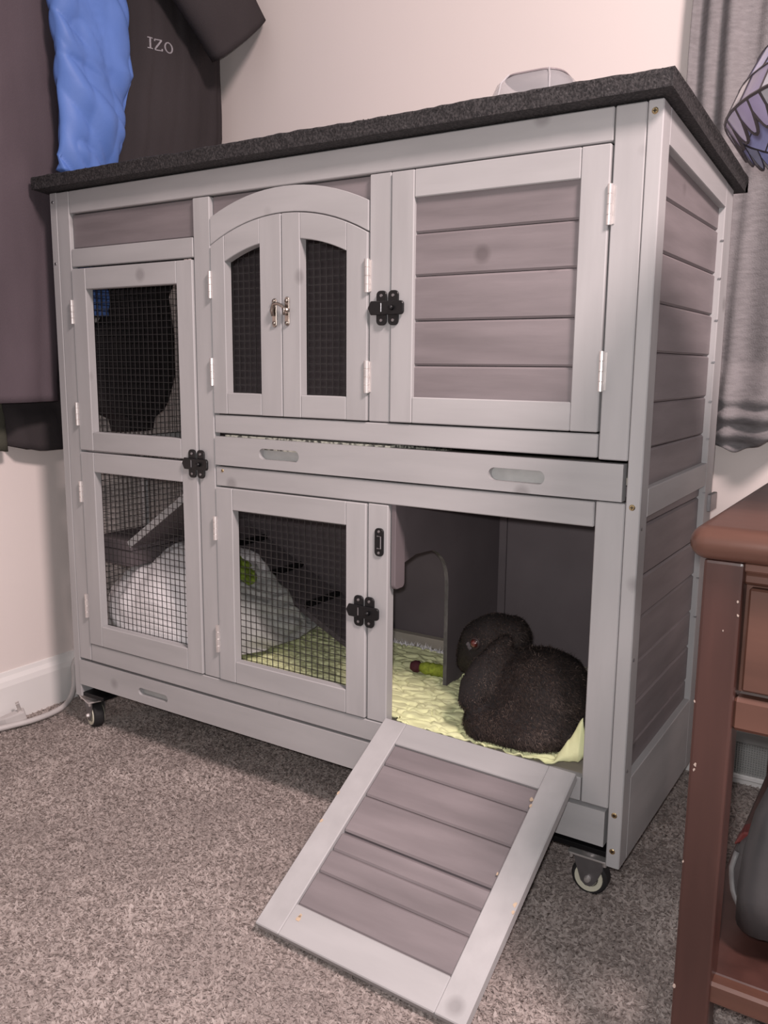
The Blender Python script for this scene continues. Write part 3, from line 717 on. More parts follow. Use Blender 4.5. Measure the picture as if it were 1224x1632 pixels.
# ------------------------------------------------------------------ rabbit
def rabbit():
    bm = bmesh.new()
    def ball(p, r):
        r = r if isinstance(r, tuple) else (r, r, r)
        ret = bmesh.ops.create_icosphere(bm, subdivisions=3, radius=1)
        for v in ret['verts']: v.co = Vector((v.co.x * r[0] + p[0], v.co.y * r[1] + p[1], v.co.z * r[2] + p[2]))
    def chain(pts, flat=(1, 1, 1), step=.35):
        for (a, ra), (b, rb) in zip(pts[:-1], pts[1:]):
            a, b = Vector(a), Vector(b); k = max(2, int((b - a).length / (min(ra, rb) * step)))
            for i in range(k + 1):
                t = i / k; r = ra + (rb - ra) * t; ball(a.lerp(b, t), (r * flat[0], r * flat[1], r * flat[2]))
    chain([((1.036, .103, .268), .080), ((.995, .112, .264), .077), ((.955, .125, .274), .058), ((.938, .138, .300), .046)])      # trunk, rump to neck
    ball((1.030, .084, .246), (.083, .068, .058)); ball((1.020, .056, .233), (.080, .056, .036))
    ball((.968, .058, .227), (.047, .054, .036))                     # side of the chest over the near foreleg
    chain([((.958, .138, .348), .034), ((.930, .140, .341), .040), ((.905, .146, .326), .040), ((.888, .152, .302), .033), ((.876, .158, .284), .025)])   # head to muzzle
    ball((.908, .128, .310), (.026, .022, .024))                     # cheek
    chain([((.968, .100, .350), .013), ((.960, .078, .332), .020), ((.950, .056, .307), .026), ((.943, .038, .284), .027), ((.938, .030, .268), .021)], (1, .32, 1))     # near lop ear
    chain([((.925, .185, .352), .013), ((.905, .200, .325), .018), ((.893, .203, .285), .021), ((.89, .200, .26), .015)], (1, .5, 1))
    chain([((.945, .085, .236), .024), ((.935, .080, .220), .015), ((.925, .082, .218), .012)]); chain([((.92, .16, .245), .026), ((.90, .165, .216), .016), ((.880, .168, .214), .012)])
    chain([((1.045, .026, .226), .016), ((1.0, .020, .221), .013), ((.965, .024, .220), .011)])
    ball((1.10, .060, .235), (.016, .018, .018))                      # tail
    me = bpy.data.meshes.new('tmp'); bm.to_mesh(me); bm.free()
    o = bpy.data.objects.new('tmp', me); C.objects.link(o)
    r = o.modifiers.new('r', 'REMESH'); r.mode = 'VOXEL'; r.voxel_size = .0042
    s_ = o.modifiers.new('s', 'SMOOTH'); s_.factor = .5; s_.iterations = 5
    dg = bpy.context.evaluated_depsgraph_get(); m2 = bpy.data.meshes.new_from_object(o.evaluated_get(dg))
    bpy.data.objects.remove(o)
    for v in m2.vertices:
        v.co.z = max(v.co.z, .2125); v.co.x = min(v.co.x, 1.118)
        v.co += Vector((noise.noise(v.co * 35), noise.noise(v.co * 35 + Vector((9, 0, 0))), noise.noise(v.co * 35 + Vector((0, 9, 0))))) * .0018
    m2.name = 'rabbit_body'; m2.materials.clear()
    E = empty('rabbit', (1.0, .12, .2125)); tag(E, 'dark brown lop eared rabbit sitting on the blanket in the hutch doorway', 'rabbit')
    # fur: sample the surface
    m2.calc_loop_triangles(); nt = len(m2.loop_triangles)
    tri = np.empty(nt * 3, 'i4'); m2.loop_triangles.foreach_get('vertices', tri); tri = tri.reshape(-1, 3)
    co = np.empty(len(m2.vertices) * 3, 'f4'); m2.vertices.foreach_get('co', co); co = co.reshape(-1, 3)
    nv = np.empty(len(m2.vertices) * 3, 'f4'); m2.vertices.foreach_get('normal', nv); nv = nv.reshape(-1, 3)
    a, b, c = co[tri[:, 0]], co[tri[:, 1]], co[tri[:, 2]]
    ar = np.linalg.norm(np.cross(b - a, c - a), axis=1); n = 70000
    idx = rng.choice(nt, n, p=ar / ar.sum()); u = rng.random((n, 2)); fl = u.sum(1) > 1; u[fl] = 1 - u[fl]
    p = a[idx] + (b[idx] - a[idx]) * u[:, :1] + (c[idx] - a[idx]) * u[:, 1:]
    N_ = nv[tri[idx, 0]]; flow = np.array([.62, -.2, -.55]) + rng.normal(0, .38, (n, 3)); flow -= (flow * N_).sum(1)[:, None] * N_
    d_ = flow * .9 + N_ * rng.uniform(.10, .36, n)[:, None]; d_ /= np.linalg.norm(d_, axis=1)[:, None]
    sd = np.cross(d_, N_); sd /= np.linalg.norm(sd, axis=1)[:, None] + 1e-9
    head = np.exp(-((p[:, 0] - .90) / .05) ** 2) * (p[:, 2] > .26)
    ln = rng.uniform(.005, .0105, n) * (1 - .5 * np.exp(-((p[:, 1] - .04) / .02) ** 2 - ((p[:, 0] - .94) / .03) ** 2 - ((p[:, 2] - .29) / .04) ** 2)) * (1 - .55 * np.clip(head, 0, 1))
    eye = np.array(EYE); keep = (np.linalg.norm(p - eye, axis=1) > .0115) & (p[:, 2] > .215)
    pat = np.array([noise.noise((q[0] * 28, q[1] * 28, q[2] * 28)) for q in p])
    tint = np.clip(.40 + .34 * pat + rng.normal(0, .20, n), 0, 1)
    me = blades('fur', (p - N_ * .0008)[keep], d_[keep], sd[keep], ln[keep], rng.uniform(.0006, .0013, n)[keep], tint[keep], (-N_ * .12 + rng.normal(0, .08, (n, 3)))[keep])
    f_ = link('fur', me, M_fur, E); f_['kind'] = 'stuff'
    body = link('rabbit_body', m2, M_skin, E, smooth=True)
    # eye
    bvh = BVHTree.FromPolygons([tuple(map(float, q)) for q in co], [tuple(map(int, t)) for t in tri])
    loc, nrm, _, _ = bvh.find_nearest(Vector(EYE))
    q = nrm.to_track_quat('Z', 'Y').to_matrix().to_4x4(); q = q @ Matrix.Scale(1.25, 4); q.translation = loc - nrm * .0022
    def disc(name, prof_, m_, dz=0):
        me = G().lathe(prof_, (0, 0, 0), 'z', 24).mesh(name); me.transform(q @ Matrix.Translation((0, 0, dz))); return link(name, me, m_, E, smooth=True)
    disc('eyelid', [(.0088, 0), (.0085, .0028), (.0068, .0042), (.0058, .0036)], mat('eyelid_skin', (.03, .02, .02), .6, .2))
    disc('eyeball', [(.0068, 0), (.0066, .0022), (.0056, .0046), (.0036, .0062), (.0002, .0068)], mat('dark_iris', (.05, .014, .011), .12, .2, spec=.9))
    pm = mat('pupil_red_brown', (.10, .016, .012), .16, .0, spec=1.0); disc('pupil', [(.0047, .0054), (.0042, .0062), (.0024, .0071), (.0002, .0074)], pm)
    wv = mat('pale_fur', (.13, .115, .12), .9, .4, (300, 300, 300))
    k = 90; ang = rng.normal(0, .5, k); base = Vector(loc)
    L_ = (Vector((-.75, -.1, -.45)) - Vector((-.75, -.1, -.45)).dot(nrm) * nrm).normalized(); T_ = nrm.cross(L_)
    pts = np.array([np.array(base + L_ * random.uniform(.0095, .0145) + T_ * random.uniform(-.006, .006) + nrm * .0008) for _ in range(k)])
    dd = np.array([np.array(L_ * 1.0 + nrm * random.uniform(.1, .4) + T_ * random.uniform(-.3, .3)) for _ in range(k)])
    me = blades('pale_eye_fur', pts, dd, np.tile(np.array(T_), (k, 1)), np.full(k, .0045), np.full(k, .0007), rng.random(k), np.zeros((k, 3)))
    f2 = link('pale_eye_fur', me, wv, E); f2['kind'] = 'stuff'
EYE = (.9100, .1060, .3350)
rabbit()

# ------------------------------------------------------------------ clothes on the left wall
def loft(secs, n=72, folds=(), wr=0.0, ws=8.0, sq=.75, seed=0, rows=70, crease=0.0):
    """secs: (z, ycentre, half y, xcentre, half x), top to bottom; folds: (count, amplitude, phase, drift)"""
    Z = np.array([s[0] for s in secs]); A = np.zeros((rows, n, 3)); zz = np.linspace(Z[0], Z[-1], rows)
    o = np.argsort(Z)
    for i, z in enumerate(zz):
        yc, hy, xc, hx = [float(np.interp(z, Z[o], np.array([s[k] for s in secs])[o])) for k in (1, 2, 3, 4)]
        for j in range(n):
            a = 2 * math.pi * j / n; cy, cx = math.cos(a), math.sin(a)
            y = math.copysign(abs(cy) ** sq, cy); x = math.copysign(abs(cx) ** sq, cx)
            dsp = sum(am * math.sin(c * y * 3.0 + ph + dr * z) for c, am, ph, dr in folds) * abs(cx)
            p = Vector((xc + hx * x, yc + hy * y, z))
            wv = wr * (noise.noise((p.y * ws, p.z * ws * .8 + p.y * ws * .6, seed + (3 if cx < 0 else 0))) + .5 * noise.noise((p.y * ws * 2.3, p.z * ws * 2.1, seed + 8)))
            if crease:
                q = Vector((p.y * ws * .55, p.z * ws * .9 + p.y * ws * .8, seed + 20))
                cr = (abs(noise.noise(q)) ** .7 - .35) * 1.3 + .5 * (abs(noise.noise(q * 2.1 + Vector((4, 1, 0)))) ** .7 - .3)
                wv += crease * cr * (1 if cx > 0 else -1) * (.35 + .65 * abs(cx))
            A[i, j] = (p.x + math.copysign(dsp, cx) + wv, p.y + .35 * wv, p.z)
    return A
def garment(name, A, m_, parent=None, hem=None):
    if hem is not None: A[-1, :, 2] += hem(A[-1]); A[-2, :, 2] += hem(A[-2]) * .7; A[-3, :, 2] += hem(A[-3]) * .4
    A[:, :, 0] = np.maximum(A[:, :, 0], XL + .004)
    me = grid_mesh(name, A, closed_v=True)
    bm = bmesh.new(); bm.from_mesh(me); bmesh.ops.holes_fill(bm, edges=[e for e in bm.edges if e.is_boundary], sides=0); bmesh.ops.recalc_face_normals(bm, faces=bm.faces); bm.to_mesh(me); bm.free()
    o = link(name, me, m_, parent, smooth=True)
    return o
A = loft([(1.80, -.21, .27, -.080, .050), (1.53, -.23, .335, -.080, .050), (1.19, -.25, .335, -.080, .049), (.90, -.26, .322, -.078, .046), (.71, -.27, .318, -.078, .042)],
         folds=((2.2, .009, .4, 1.0), (4.5, .004, 2.0, -1.5)), wr=.007, ws=5, seed=1, n=110)
A[:, :, 0] = np.clip(A[:, :, 0], -.1305, -.024)
o = garment('hanging_jacket', A, M_purple)
tag(o, 'plum grey fabric jacket hanging at the left end of the hutch', 'jacket')
A = loft([(1.80, .105, .072, .006, .024), (1.66, .105, .076, .006, .024), (1.55, .112, .090, .006, .026), (1.46, .115, .093, .006, .027), (1.39, .122, .094, .007, .029), (1.34, .113, .083, .004, .025), (1.26, .106, .073, .003, .024), (1.21, .099, .070, .002, .023), (1.168, .094, .070, -.001, .020),
          (1.157, .128, .036, -.008, .013), (1.142, .132, .032, -.050, .024), (1.10, .133, .034, -.070, .038), (.892, .130, .038, -.075, .044)],
         folds=((1.4, .005, 1.0, 5.0),), wr=.005, ws=9, seed=4, rows=220, n=140, crease=.030)
zz = A[:, :, 2]
A[:, :, 0] = np.where(zz > 1.1555, np.maximum(A[:, :, 0], -.0215), np.where(zz < 1.145, np.minimum(A[:, :, 0], -.027), A[:, :, 0]))
o = garment('jacket_sleeve', A, M_blue)
tag(o, 'blue wrinkled nylon jacket sleeve hanging between the dark clothes', 'jacket')
A = loft([(1.82, .372, .132, -.070, .065), (1.60, .382, .142, -.066, .072), (1.45, .386, .146, -.064, .074), (1.33, .374, .160, -.064, .074), (1.20, .354, .148, -.066, .065), (1.08, .320, .115, -.075, .048), (.95, .270, .090, -.075, .045), (.885, .277, .093, -.075, .045), (.862, .240, .140, -.075, .045), (.76, .235, .145, -.075, .042), (.70, .225, .125, -.075, .040), (.675, .245, .085, -.075, .036), (.668, .250, .055, -.075, .034), (.635, .250, .05, -.075, .03)],
         folds=((3.2, .005, .9, 1.2), (6, .0025, 0, 2)), wr=.005, ws=6, seed=9, rows=130, n=120)
lowm = A[:, :, 2] < 1.16; A[:, :, 0] = np.where(lowm, np.minimum(A[:, :, 0], -.026), A[:, :, 0]); A[:, :, 1] = np.minimum(A[:, :, 1], YB - .004)
shirt = empty('polo_shirt', (-.07, .37, .65))
tag(shirt, 'black knit shirt with embroidered letters hanging behind the hutch roof', 'shirt')
body = garment('shirt_body', A, M_black, shirt)
# short sleeve toward the room
def sleeve():
    hem = Vector((.085, .470, 1.525)); ax = Vector((.12, .62, -.74)).normalized(); hd = Vector((0, .75, .66)); hd = (hd - hd.dot(ax) * ax).normalized(); th = ax.cross(hd)
    n, rows = 48, 24; B = np.zeros((rows, n, 3))
    for i in range(rows):
        t = i / (rows - 1); c = hem - ax * .30 * (1 - t); wd = .125 - .022 * t; tk = .055 - .012 * t
        for j in range(n):
            a = 2 * math.pi * j / n; p = c + hd * (wd * math.copysign(abs(math.cos(a)) ** .8, math.cos(a))) + th * (tk * math.sin(a))
            k = .006 * noise.noise((p.x * 14, p.y * 14, p.z * 14)); p = p + th * k * (1 if math.sin(a) > 0 else -1)
            B[i, j] = (p.x, min(p.y, YB - .004), p.z)
    B[:, :, 0] = np.maximum(B[:, :, 0], XL + .004)
    return garment('sleeve', B, M_black, shirt)
sleeve()
# embroidered letters, laid on the cloth
def letters():
    w_ = .0024
    def st(a, b, t=w_):
        a, b = Vector((*a, 0)), Vector((*b, 0)); d_ = (b - a).normalized(); s_ = Vector((-d_.y, d_.x, 0)) * t / 2; n = 6; out = []
        for k in range(n + 1): c = a.lerp(b, k / n); out.append((c + s_, c - s_))
        return out
    I = [[st((.010, .0), (.010, .026), .0034), st((.004, .0), (.016, .0)), st((.004, .026), (.016, .026))]]
    Zl = [[st((.021, .026), (.036, .026)), st((.0355, .026), (.0215, .0), .0032), st((.021, .0), (.037, .0)), st((.0215, .021), (.0215, .026)), st((.0365, .0), (.0365, .005))]]
    ring = []
    for k in range(25):
        a = 2 * math.pi * k / 24; ring.append((Vector((.053 + .0112 * math.cos(a), .013 + .0142 * math.sin(a), 0)), Vector((.053 + .0078 * math.cos(a), .013 + .0112 * math.sin(a), 0))))
    dg = bpy.context.evaluated_depsgraph_get()
    me = body.data; og = Vector([float(t) for t in ORG[body.name]])
    bvh = BVHTree.FromPolygons([v.co + og for v in me.vertices], [tuple(p.vertices) for p in me.polygons])
    y0, z0 = .268, 1.468
    for strokes in (I[0], Zl[0], [ring]):
        g = G()
        for s_ in strokes:
            v = []; f = []
            for pr_ in s_:
                for p in pr_:
                    hit = bvh.ray_cast(Vector((.4, y0 + p.x, z0 + p.y * .82)), Vector((-1, 0, 0)))[0]
                    v.append((hit.x + .0012 if hit else 0.0, y0 + p.x, z0 + p.y * .82))
            for k in range(len(s_) - 1): f.append((2 * k, 2 * k + 1, 2 * k + 3, 2 * k + 2))
            v2 = [(a - .003, b, c) for a, b, c in v]; n = len(v)
            f2 = [tuple(i + n for i in q[::-1]) for q in f]
            sd = []
            for k in range(len(s_) - 1):
                sd += [(2 * k, 2 * k + 2, 2 * k + 2 + n, 2 * k + n), (2 * k + 1, 2 * k + 1 + n, 2 * k + 3 + n, 2 * k + 3)]
            g.add(v + v2, f + f2 + sd)
        g.build('embroidered_letter', M_thread, shirt)
letters()
A = loft([(1.25, .0, .12, -.150, .010), (.75, .0, .13, -.150, .010), (.695, .0, .13, -.150, .010), (.665, .003, .13, -.141, .019), (.600, .003, .132, -.138, .022)], folds=((4, .003, 1, 0),), wr=.002, seed=12, n=64, rows=40)
A[:, :, 0] = np.clip(A[:, :, 0], -.1605, np.where((A[:, :, 2] < .692) & (A[:, :, 1] > -.030), -.112, -.1485))
o = garment('hanging_coat', A, M_black, hem=lambda r: .03 * np.clip((.03 - r[:, 1]) / .12, 0, 1))
tag(o, 'black coat hem showing under the plum grey jacket beside the hutch', 'coat')
A = loft([(1.25, -.22, .16, -.133, .008), (.8, -.21, .16, -.133, .010), (.612, -.205, .165, -.128, .012)], folds=((4, .003, 0, 0),), wr=.003, seed=15, n=64, rows=40)
A[:, :, 0] = np.clip(A[:, :, 0], -.1465, np.where(A[:, :, 2] > .685, -.1325, -.116))
o = garment('hanging_coat', A, M_olive, hem=lambda r: .008 * np.sin(r[:, 1] * 40))
tag(o, 'olive green garment hem showing under the plum grey jacket', 'coat')

# ------------------------------------------------------------------ cord and plug
def smooth_path(P, n=12):
    P = [Vector(p) for p in P]; P = [2 * P[0] - P[1]] + P + [2 * P[-1] - P[-2]]; out = []
    for i in range(1, len(P) - 2):
        a, b, c, d_ = P[i - 1:i + 3]
        for k in range(n):
            t = k / n; out.append(.5 * ((2 * b) + (c - a) * t + (2 * a - 5 * b + 4 * c - d_) * t * t + (3 * b - a - 3 * c + d_) * t ** 3))
    return out + [P[-2]]
E = empty('power_cord', (-.1, 0, 0)); tag(E, 'pale grey power cord with two pin plug lying by the left baseboard', 'power cord')
G().tube(smooth_path([(-.115, -.55, .012), (-.12, -.30, .012), (-.122, -.16, .012), (-.106, -.095, .012), (-.090, -.045, .013), (-.090, .015, .014), (-.104, .058, .020), (-.120, .084, .038), (-.131, .096, .062), (-.141, .103, .084), (-.143, .118, .101), (-.143, .150, .104), (-.143, .22, .10)]), .0062, 10).build('cable', M_cord, E, smooth=True)
M4 = Matrix.Translation((-.112, -.064, .0255)) @ Matrix.Rotation(math.radians(62), 4, 'Z') @ Matrix.Rotation(math.radians(-14), 4, 'Y')
me = G().prism([(-.046, -.005), (-.03, -.011), (.006, -.014), (.012, -.013), (.012, .013), (.006, .014), (-.03, .010), (-.046, .005)], 'z', -.010, .010).mesh('plug_body', .003, 2); me.transform(M4)
link('plug_body', me, M_cord, E, smooth=False)
for q in (-.0062, .0062):
    me = G().box(-.0005, .007, q - .0012, q + .0012, .009, .030).mesh('prong', .0006); me.transform(M4); link('prong', me, M_steel, E)
G().tube(smooth_path([tuple(M4 @ Vector((-.044, 0, 0))), tuple(M4 @ Vector((-.060, .000, .002))), (-.140, -.150, .011), (-.138, -.22, .010), (-.135, -.4, .010)]), .0045, 8).build('cable', M_cord, E, smooth=True)

# ------------------------------------------------------------------ end table
T = empty('end_table', (1.6, -.1, 0)); tag(T, 'dark cherry wood end table with rounded top edge right of the hutch', 'table')
tx0, tx1, ty0, ty1, tz = 1.336, 1.86, -.318, .31, .645
def top():
    # bullnose edge all round
    n = 10; t = .032; rings = []
    for k in range(n + 1):
        a = -math.pi / 2 + math.pi * k / n; e = t / 2 * math.cos(a); rings.append((e, tz - t / 2 + t / 2 * math.sin(a)))
    v = []; f = []; cs = 4
    for e, z in rings:
        lo_x, hi_x, lo_y, hi_y = tx0 + t / 2, tx1 - t / 2, ty0 + t / 2, ty1 - t / 2
        for (cx, cy, a0) in ((hi_x, hi_y, 0), (lo_x, hi_y, 90), (lo_x, lo_y, 180), (hi_x, lo_y, 270)):
            for k in range(cs + 1):
                a = math.radians(a0 + 90 * k / cs); v.append((cx + (e + .001) * math.cos(a), cy + (e + .001) * math.sin(a), z))
    m_ = 4 * (cs + 1)
    for i in range(n):
        for k in range(m_): f.append((i * m_ + k, i * m_ + (k + 1) % m_, (i + 1) * m_ + (k + 1) % m_, (i + 1) * m_ + k))
    f.append(tuple(range(m_))[::-1]); f.append(tuple(range(n * m_, (n + 1) * m_)))
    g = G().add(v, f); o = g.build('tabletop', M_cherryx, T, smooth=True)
    try: o.data.set_sharp_from_angle(angle=math.radians(50))
    except Exception: pass
top()
lx0, lx1, ly0 = 1.349, 1.385, -.304
for (a, b) in ((lx0, ly0), (tx1 - .05, ly0), (lx0, ty1 - .05), (tx1 - .05, ty1 - .05)):
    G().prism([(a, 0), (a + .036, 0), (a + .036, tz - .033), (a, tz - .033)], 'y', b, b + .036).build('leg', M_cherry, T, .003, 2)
ax0, ax1 = lx1 - .002, tx1 - .048
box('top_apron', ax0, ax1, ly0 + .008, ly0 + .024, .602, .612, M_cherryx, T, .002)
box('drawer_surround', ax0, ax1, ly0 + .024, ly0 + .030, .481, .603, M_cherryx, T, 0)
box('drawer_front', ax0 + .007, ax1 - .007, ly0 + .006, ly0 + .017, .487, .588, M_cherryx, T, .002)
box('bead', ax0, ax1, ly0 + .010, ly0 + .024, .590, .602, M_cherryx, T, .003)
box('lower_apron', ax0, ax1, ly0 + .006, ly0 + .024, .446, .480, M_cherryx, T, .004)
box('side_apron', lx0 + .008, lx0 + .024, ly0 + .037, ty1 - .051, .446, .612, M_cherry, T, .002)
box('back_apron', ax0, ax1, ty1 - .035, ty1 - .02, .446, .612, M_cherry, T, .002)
box('shelf', lx0 + .004, tx1 - .018, ly0 + .026, ty1 - .02, .155, .172, M_cherry, T, .002)
box('shelf_rail', ax0 - .002, ax1 + .002, ly0 + .006, ly0 + .025, .150, .174, M_cherryx, T, .003)
for (x, y, z, r) in ((lx0 + .006, ly0 - .0001, .405, .0018), (lx0 + .005, ly0 - .0001, .400, .0014), (lx1 - .003, ly0 - .0001, .575, .0012), (lx1 - .002, ly0 - .0001, .562, .0014), (lx0 + .022, ly0 - .0001, .545, .0008), (lx0 + .0014, ly0 - .0001, .16, .002), (lx0 + .0012, ly0 - .0001, .30, .0012), (lx0 + .001, ly0 - .0001, .47, .0011)):
    g = G(); v = []
    for k in range(8): a = 2 * math.pi * k / 8; q = r * random.uniform(.5, 1.2); v.append((x + q * math.cos(a) * .8, y - .0003, z + q * math.sin(a) * 1.3))
    g.add(v + [(p[0], p[1] + .0012, p[2]) for p in v], [tuple(range(8)), tuple(range(15, 7, -1))] + [(i, (i + 1) % 8, (i + 1) % 8 + 8, i + 8) for i in range(8)])
    g.build('worn_chip', M_wornchip, T)

# kettlebell on the shelf
K = empty('kettlebell', (1.46, -.16, .172)); tag(K, 'grey cast iron kettlebell with thick handle on the lower shelf of the table', 'kettlebell')
pr = [(.002, .172), (.045, .172), (.058, .176), (.076, .195), (.087, .222), (.088, .245), (.080, .270), (.064, .292), (.045, .304), (.02, .308), (.002, .309)]
G().lathe(pr, (1.462, -.160, 0), 'z', 40).build('bell', M_iron, K, smooth=True)
cK = Vector((1.462, -.160, 0)); dK = Vector((-.62, -.785, 0))
hp = [cK + dK * t + Vector((0, 0, z)) for t, z in ((.070, .205), (.074, .245), (.074, .285), (.068, .325), (.052, .358), (.028, .376), (0, .381), (-.028, .376), (-.052, .358), (-.068, .325), (-.074, .285), (-.074, .245), (-.070, .205))]
G().tube(hp, [.028, .026, .023, .020, .0185] + [.0175] * 3 + [.0185, .020, .023, .026, .028], 18).build('handle', M_iron, K, smooth=True)
for s in (-1, 1):
    sK = Vector((-dK.y, dK.x, 0)); ring = []
    for a in np.linspace(math.pi, 2 * math.pi, 25):
        z = .262 + .062 * math.sin(a); off = .046 * math.cos(a); rr = float(np.interp(z, [.176, .195, .222, .245, .270], [.058, .076, .087, .088, .080])) + .001
        ring.append(cK + sK * off + dK * (s * math.sqrt(max(0, rr * rr - off * off))) + Vector((0, 0, z)))
    G().tube(ring, .0036, 6).build('weld_ring', M_ironring, K, smooth=True)
G().prism([(1.376, .262), (1.392, .272), (1.396, .283), (1.384, .280)], 'y', -.175, -.15).build('red_tag', M_redband, K, .002)
# stained glass table lamp
Lm = empty('table_lamp', (1.535, -.10, tz)); tag(Lm, 'stained glass lamp with lavender and blue petals on the end table', 'lamp')
lc = (1.535, -.10, 0)
G().lathe([(.07, tz), (.075, tz + .008), (.06, tz + .02), (.022, tz + .035), (.014, tz + .08), (.02, tz + .12), (.016, tz + .18), (.010, tz + .24), (.009, 1.236), (.012, 1.240)], lc, 'z', 28).build('lamp_base', M_lead, Lm, smooth=True)
prof2 = [(.214, 1.012), (.233, 1.040), (.222, 1.066), (.207, 1.094), (.188, 1.124), (.160, 1.160), (.110, 1.204), (.045, 1.240)]
def prof_at(t):      # t in 0..7
    t = t
    i = min(int(t), 6); f_ = t - i; a, b = prof2[i], prof2[i + 1]; return a[0] + (b[0] - a[0]) * f_, a[1] + (b[1] - a[1]) * f_
bands = [(0, 1.0, 48), (1.0, 2.0, 34), (2, 3.0, 30), (3.0, 4.0, 28), (4.0, 5.0, 22), (5.0, 6.0, 16), (6.0, 6.95, 12)]
jit = {}
def node(bi, k, n, t):
    key = (bi, k % n)
    if key not in jit: jit[key] = (random.uniform(-.18, .18), random.uniform(-.12, .12))
    return jit[key]
lead = G()
def sp(t, th, off=0.0):
    r, z = prof_at(max(0, min(6.99, t))); return Vector((lc[0] + (r + off) * math.cos(th), lc[1] + (r + off) * math.sin(th), z + off * .4))
palette = [[4, 4, 0, 5], [1, 0, 1, 4], [1, 2, 0, 2], [0, 1, 0, 3], [1, 3, 3, 5], [5, 5, 1], [5, 4]]
for bi, (t0, t1, n) in enumerate(bands):
    sh = random.random()
    for k in range(n):
        j0, j1 = node(bi, k, n, t0), node(bi, k + 1, n, t0)
        a0, a1 = 2 * math.pi * (k + sh + j0[0]) / n, 2 * math.pi * (k + 1 + sh + j1[0]) / n
        b0, b1 = a0 + j0[1] * 2.4 / n * 2, a1 + j1[1] * 2.4 / n * 2
        m_ = 5; v = []; f = []; thk = .0022
        for layer in (0.0, thk):
            for i in range(m_ + 1):
                for j in range(m_ + 1):
                    u, vv = i / m_, j / m_
                    e = .045; u2, v2 = e + (1 - 2 * e) * u, e + (1 - 2 * e) * vv
                    lo = t0
                    if bi == 0: lo = t0 + .62 * (2 * abs(u2 - .5)) ** 2 + .12 * j0[0]
                    t = lo + (t1 - lo) * v2; th = (a0 + (a1 - a0) * u2) * (1 - v2) + (b0 + (b1 - b0) * u2) * v2
                    v.append(sp(t, th, layer - .001))
        q = (m_ + 1) ** 2
        for i in range(m_):
            for j in range(m_):
                A_ = i * (m_ + 1) + j; f.append((A_, A_ + m_ + 1, A_ + m_ + 2, A_ + 1)); f.append((q + A_, q + A_ + 1, q + A_ + m_ + 2, q + A_ + m_ + 1))
        G().add(v, f).build('glass_piece', GLASS[random.choice(palette[bi])], Lm)
        lead.tube([sp(t0 + (.62 if bi == 0 else 0) + (t1 - t0 - (.62 if bi == 0 else 0)) * s_, a0 * (1 - s_) + b0 * s_, .0006) for s_ in (0, .5, 1)], .0017, 5, cap=False)
        if bi == 0: lead.tube([sp(t0 + .62 * (2 * abs(u - .5)) ** 2 + .12 * j0[0], a0 + (a1 - a0) * u, .0006) for u in np.linspace(0, 1, 9)], .0017, 5, cap=False)
    lead.tube([sp(t1, a, .0006) for a in np.linspace(0, 2 * math.pi, 61)], .0019, 5, cap=False)
lead.build('lead_came', M_lead, Lm)
G().lathe([(.046, 1.238), (.03, 1.250), (.008, 1.256), (.006, 1.270), (.001, 1.274)], lc, 'z', 24).build('shade_cap', M_lead, Lm, smooth=True)

# ------------------------------------------------------------------ curtain, vent, plastic tub
def curtain():
    nx, nz = 230, 190; A = np.zeros((nx, nz, 3)); xs = np.linspace(1.088, 2.25, nx); 
    for i, x in enumerate(xs):
        for j in range(nz):
            t = j / (nz - 1); zb = .672 + .026 * math.sin((x - 1.29) * 21) + .008 * noise.noise((x * 30, 0, 0)); z = 2.3 + (zb - 2.3) * t ** .6
            s_ = x - 1.088
            y = .522 + .010 * math.sin(s_ * 150 + .5 * math.sin(z * 3)) * math.exp(-((s_ - .045) / .05) ** 2) + .012 * math.sin(s_ * 52 + 1.0 + .4 * math.sin(z * 4)) + .004 * noise.noise((x * 20, z * 5, 2))
            if z < .80 and x > 1.15: y -= .018 * math.sin((.80 - z) * 22) * min(1, (x - 1.15) * 20)
            if z < .745: y -= .006 * math.sin((.745 - z) * 190 + 3 * noise.noise((x * 12, 0, 6))) * min(1, (.745 - z) * 40)
            y -= .020 * (1 / (1 + math.exp(-(s_ - .118 + .03 * (1.2 - z)) * 260)))
            A[i, j] = (x + .010 * (1 - t) * 0 + .004 * noise.noise((x * 5, z * 4, 0)), min(y, .545), z)
    me = grid_mesh('curtain', A); o = link('curtain', me, M_curtain, smooth=True)
    s_ = o.modifiers.new('t', 'SOLIDIFY'); s_.thickness = .0015
    tag(o, 'grey linen curtain hanging in folds on the back wall', 'curtain')
curtain()
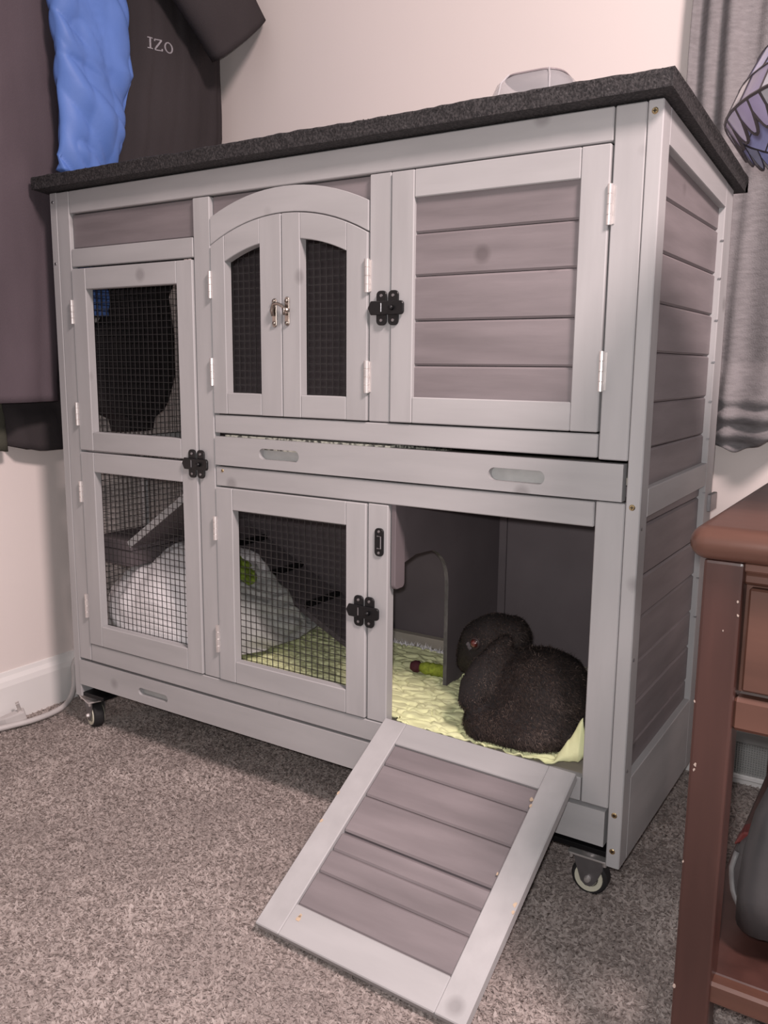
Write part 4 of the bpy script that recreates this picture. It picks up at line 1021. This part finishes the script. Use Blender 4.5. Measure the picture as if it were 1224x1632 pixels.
V = empty('wall_vent', (1.45, .53, 0)); tag(V, 'grey mesh vent grille low on the back wall behind the table', 'vent')
box('vent_frame', 1.24, 1.75, .528, .540, .088, .112, M_vent, V, .002); box('vent_frame', 1.24, 1.75, .528, .540, .014, .024, M_white, V, .002)
box('vent_back', 1.24, 1.75, .536, .540, .024, .088, M_vent, V, 0)
g = G()
for k in range(110): x = 1.243 + k * .0046; g.box(x, x + .0018, .532, .534, .024, .088)
for k in range(14): z = .027 + k * .0046; g.box(1.24, 1.75, .5335, .5355, z, z + .0018)
o = g.build('vent_mesh', M_vent, V); o['kind'] = 'stuff'
def tub():
    c = (.942, .20); zb = zr(.20) + .0258
    E = empty('plastic_tub', (c[0], c[1], zb)); tag(E, 'clear plastic tub standing upside down on the hutch roof', 'tub')
    def ring(sc, z, off=0): return [(c[0] + (p[0]) * sc, c[1] + p[1] * sc, z) for p in rrect(0, 0, .150 + off, .12 + off, .045, 6)]
    def shell(name, secs, m_):
        v = []; f = []; n = len(ring(1, 0))
        for sc, z in secs: v += ring(sc, z)
        for i in range(len(secs) - 1):
            for k in range(n): f.append((i * n + k, i * n + (k + 1) % n, (i + 1) * n + (k + 1) % n, (i + 1) * n + k))
        f.append(tuple(range((len(secs) - 1) * n, len(secs) * n)))
        return G().add(v, f).build(name, m_, E, smooth=True)
    shell('tub_shell', [(1.06, zb), (1.06, zb + .005), (1.0, zb + .006), (.97, zb + .05), (.93, zb + .075), (.84, zb + .092), (.66, zb + .102), (.64, zb + .105), (.3, zb + .106)], M_clear)
    shell('tub_rib', [(.665, zb + .1025), (.68, zb + .1035), (.66, zb + .1055), (.64, zb + .1057), (.62, zb + .106)], mat('tub_rim', (.32, .27, .28), .3, .2))
    E.rotation_euler.x = -math.atan((1.12 - 1.083) / D)
    for s in (-1, 1):
        G().tube([(c[0] + s * .045, c[1] - .0605, zb + .006), (c[0] + s * .044, c[1] - .058, zb + .05), (c[0] + s * .04, c[1] - .052, zb + .088), (c[0] + s * .033, c[1] - .04, zb + .104)], .0016, 6).build('tub_seam', M_clear, E)
tub()
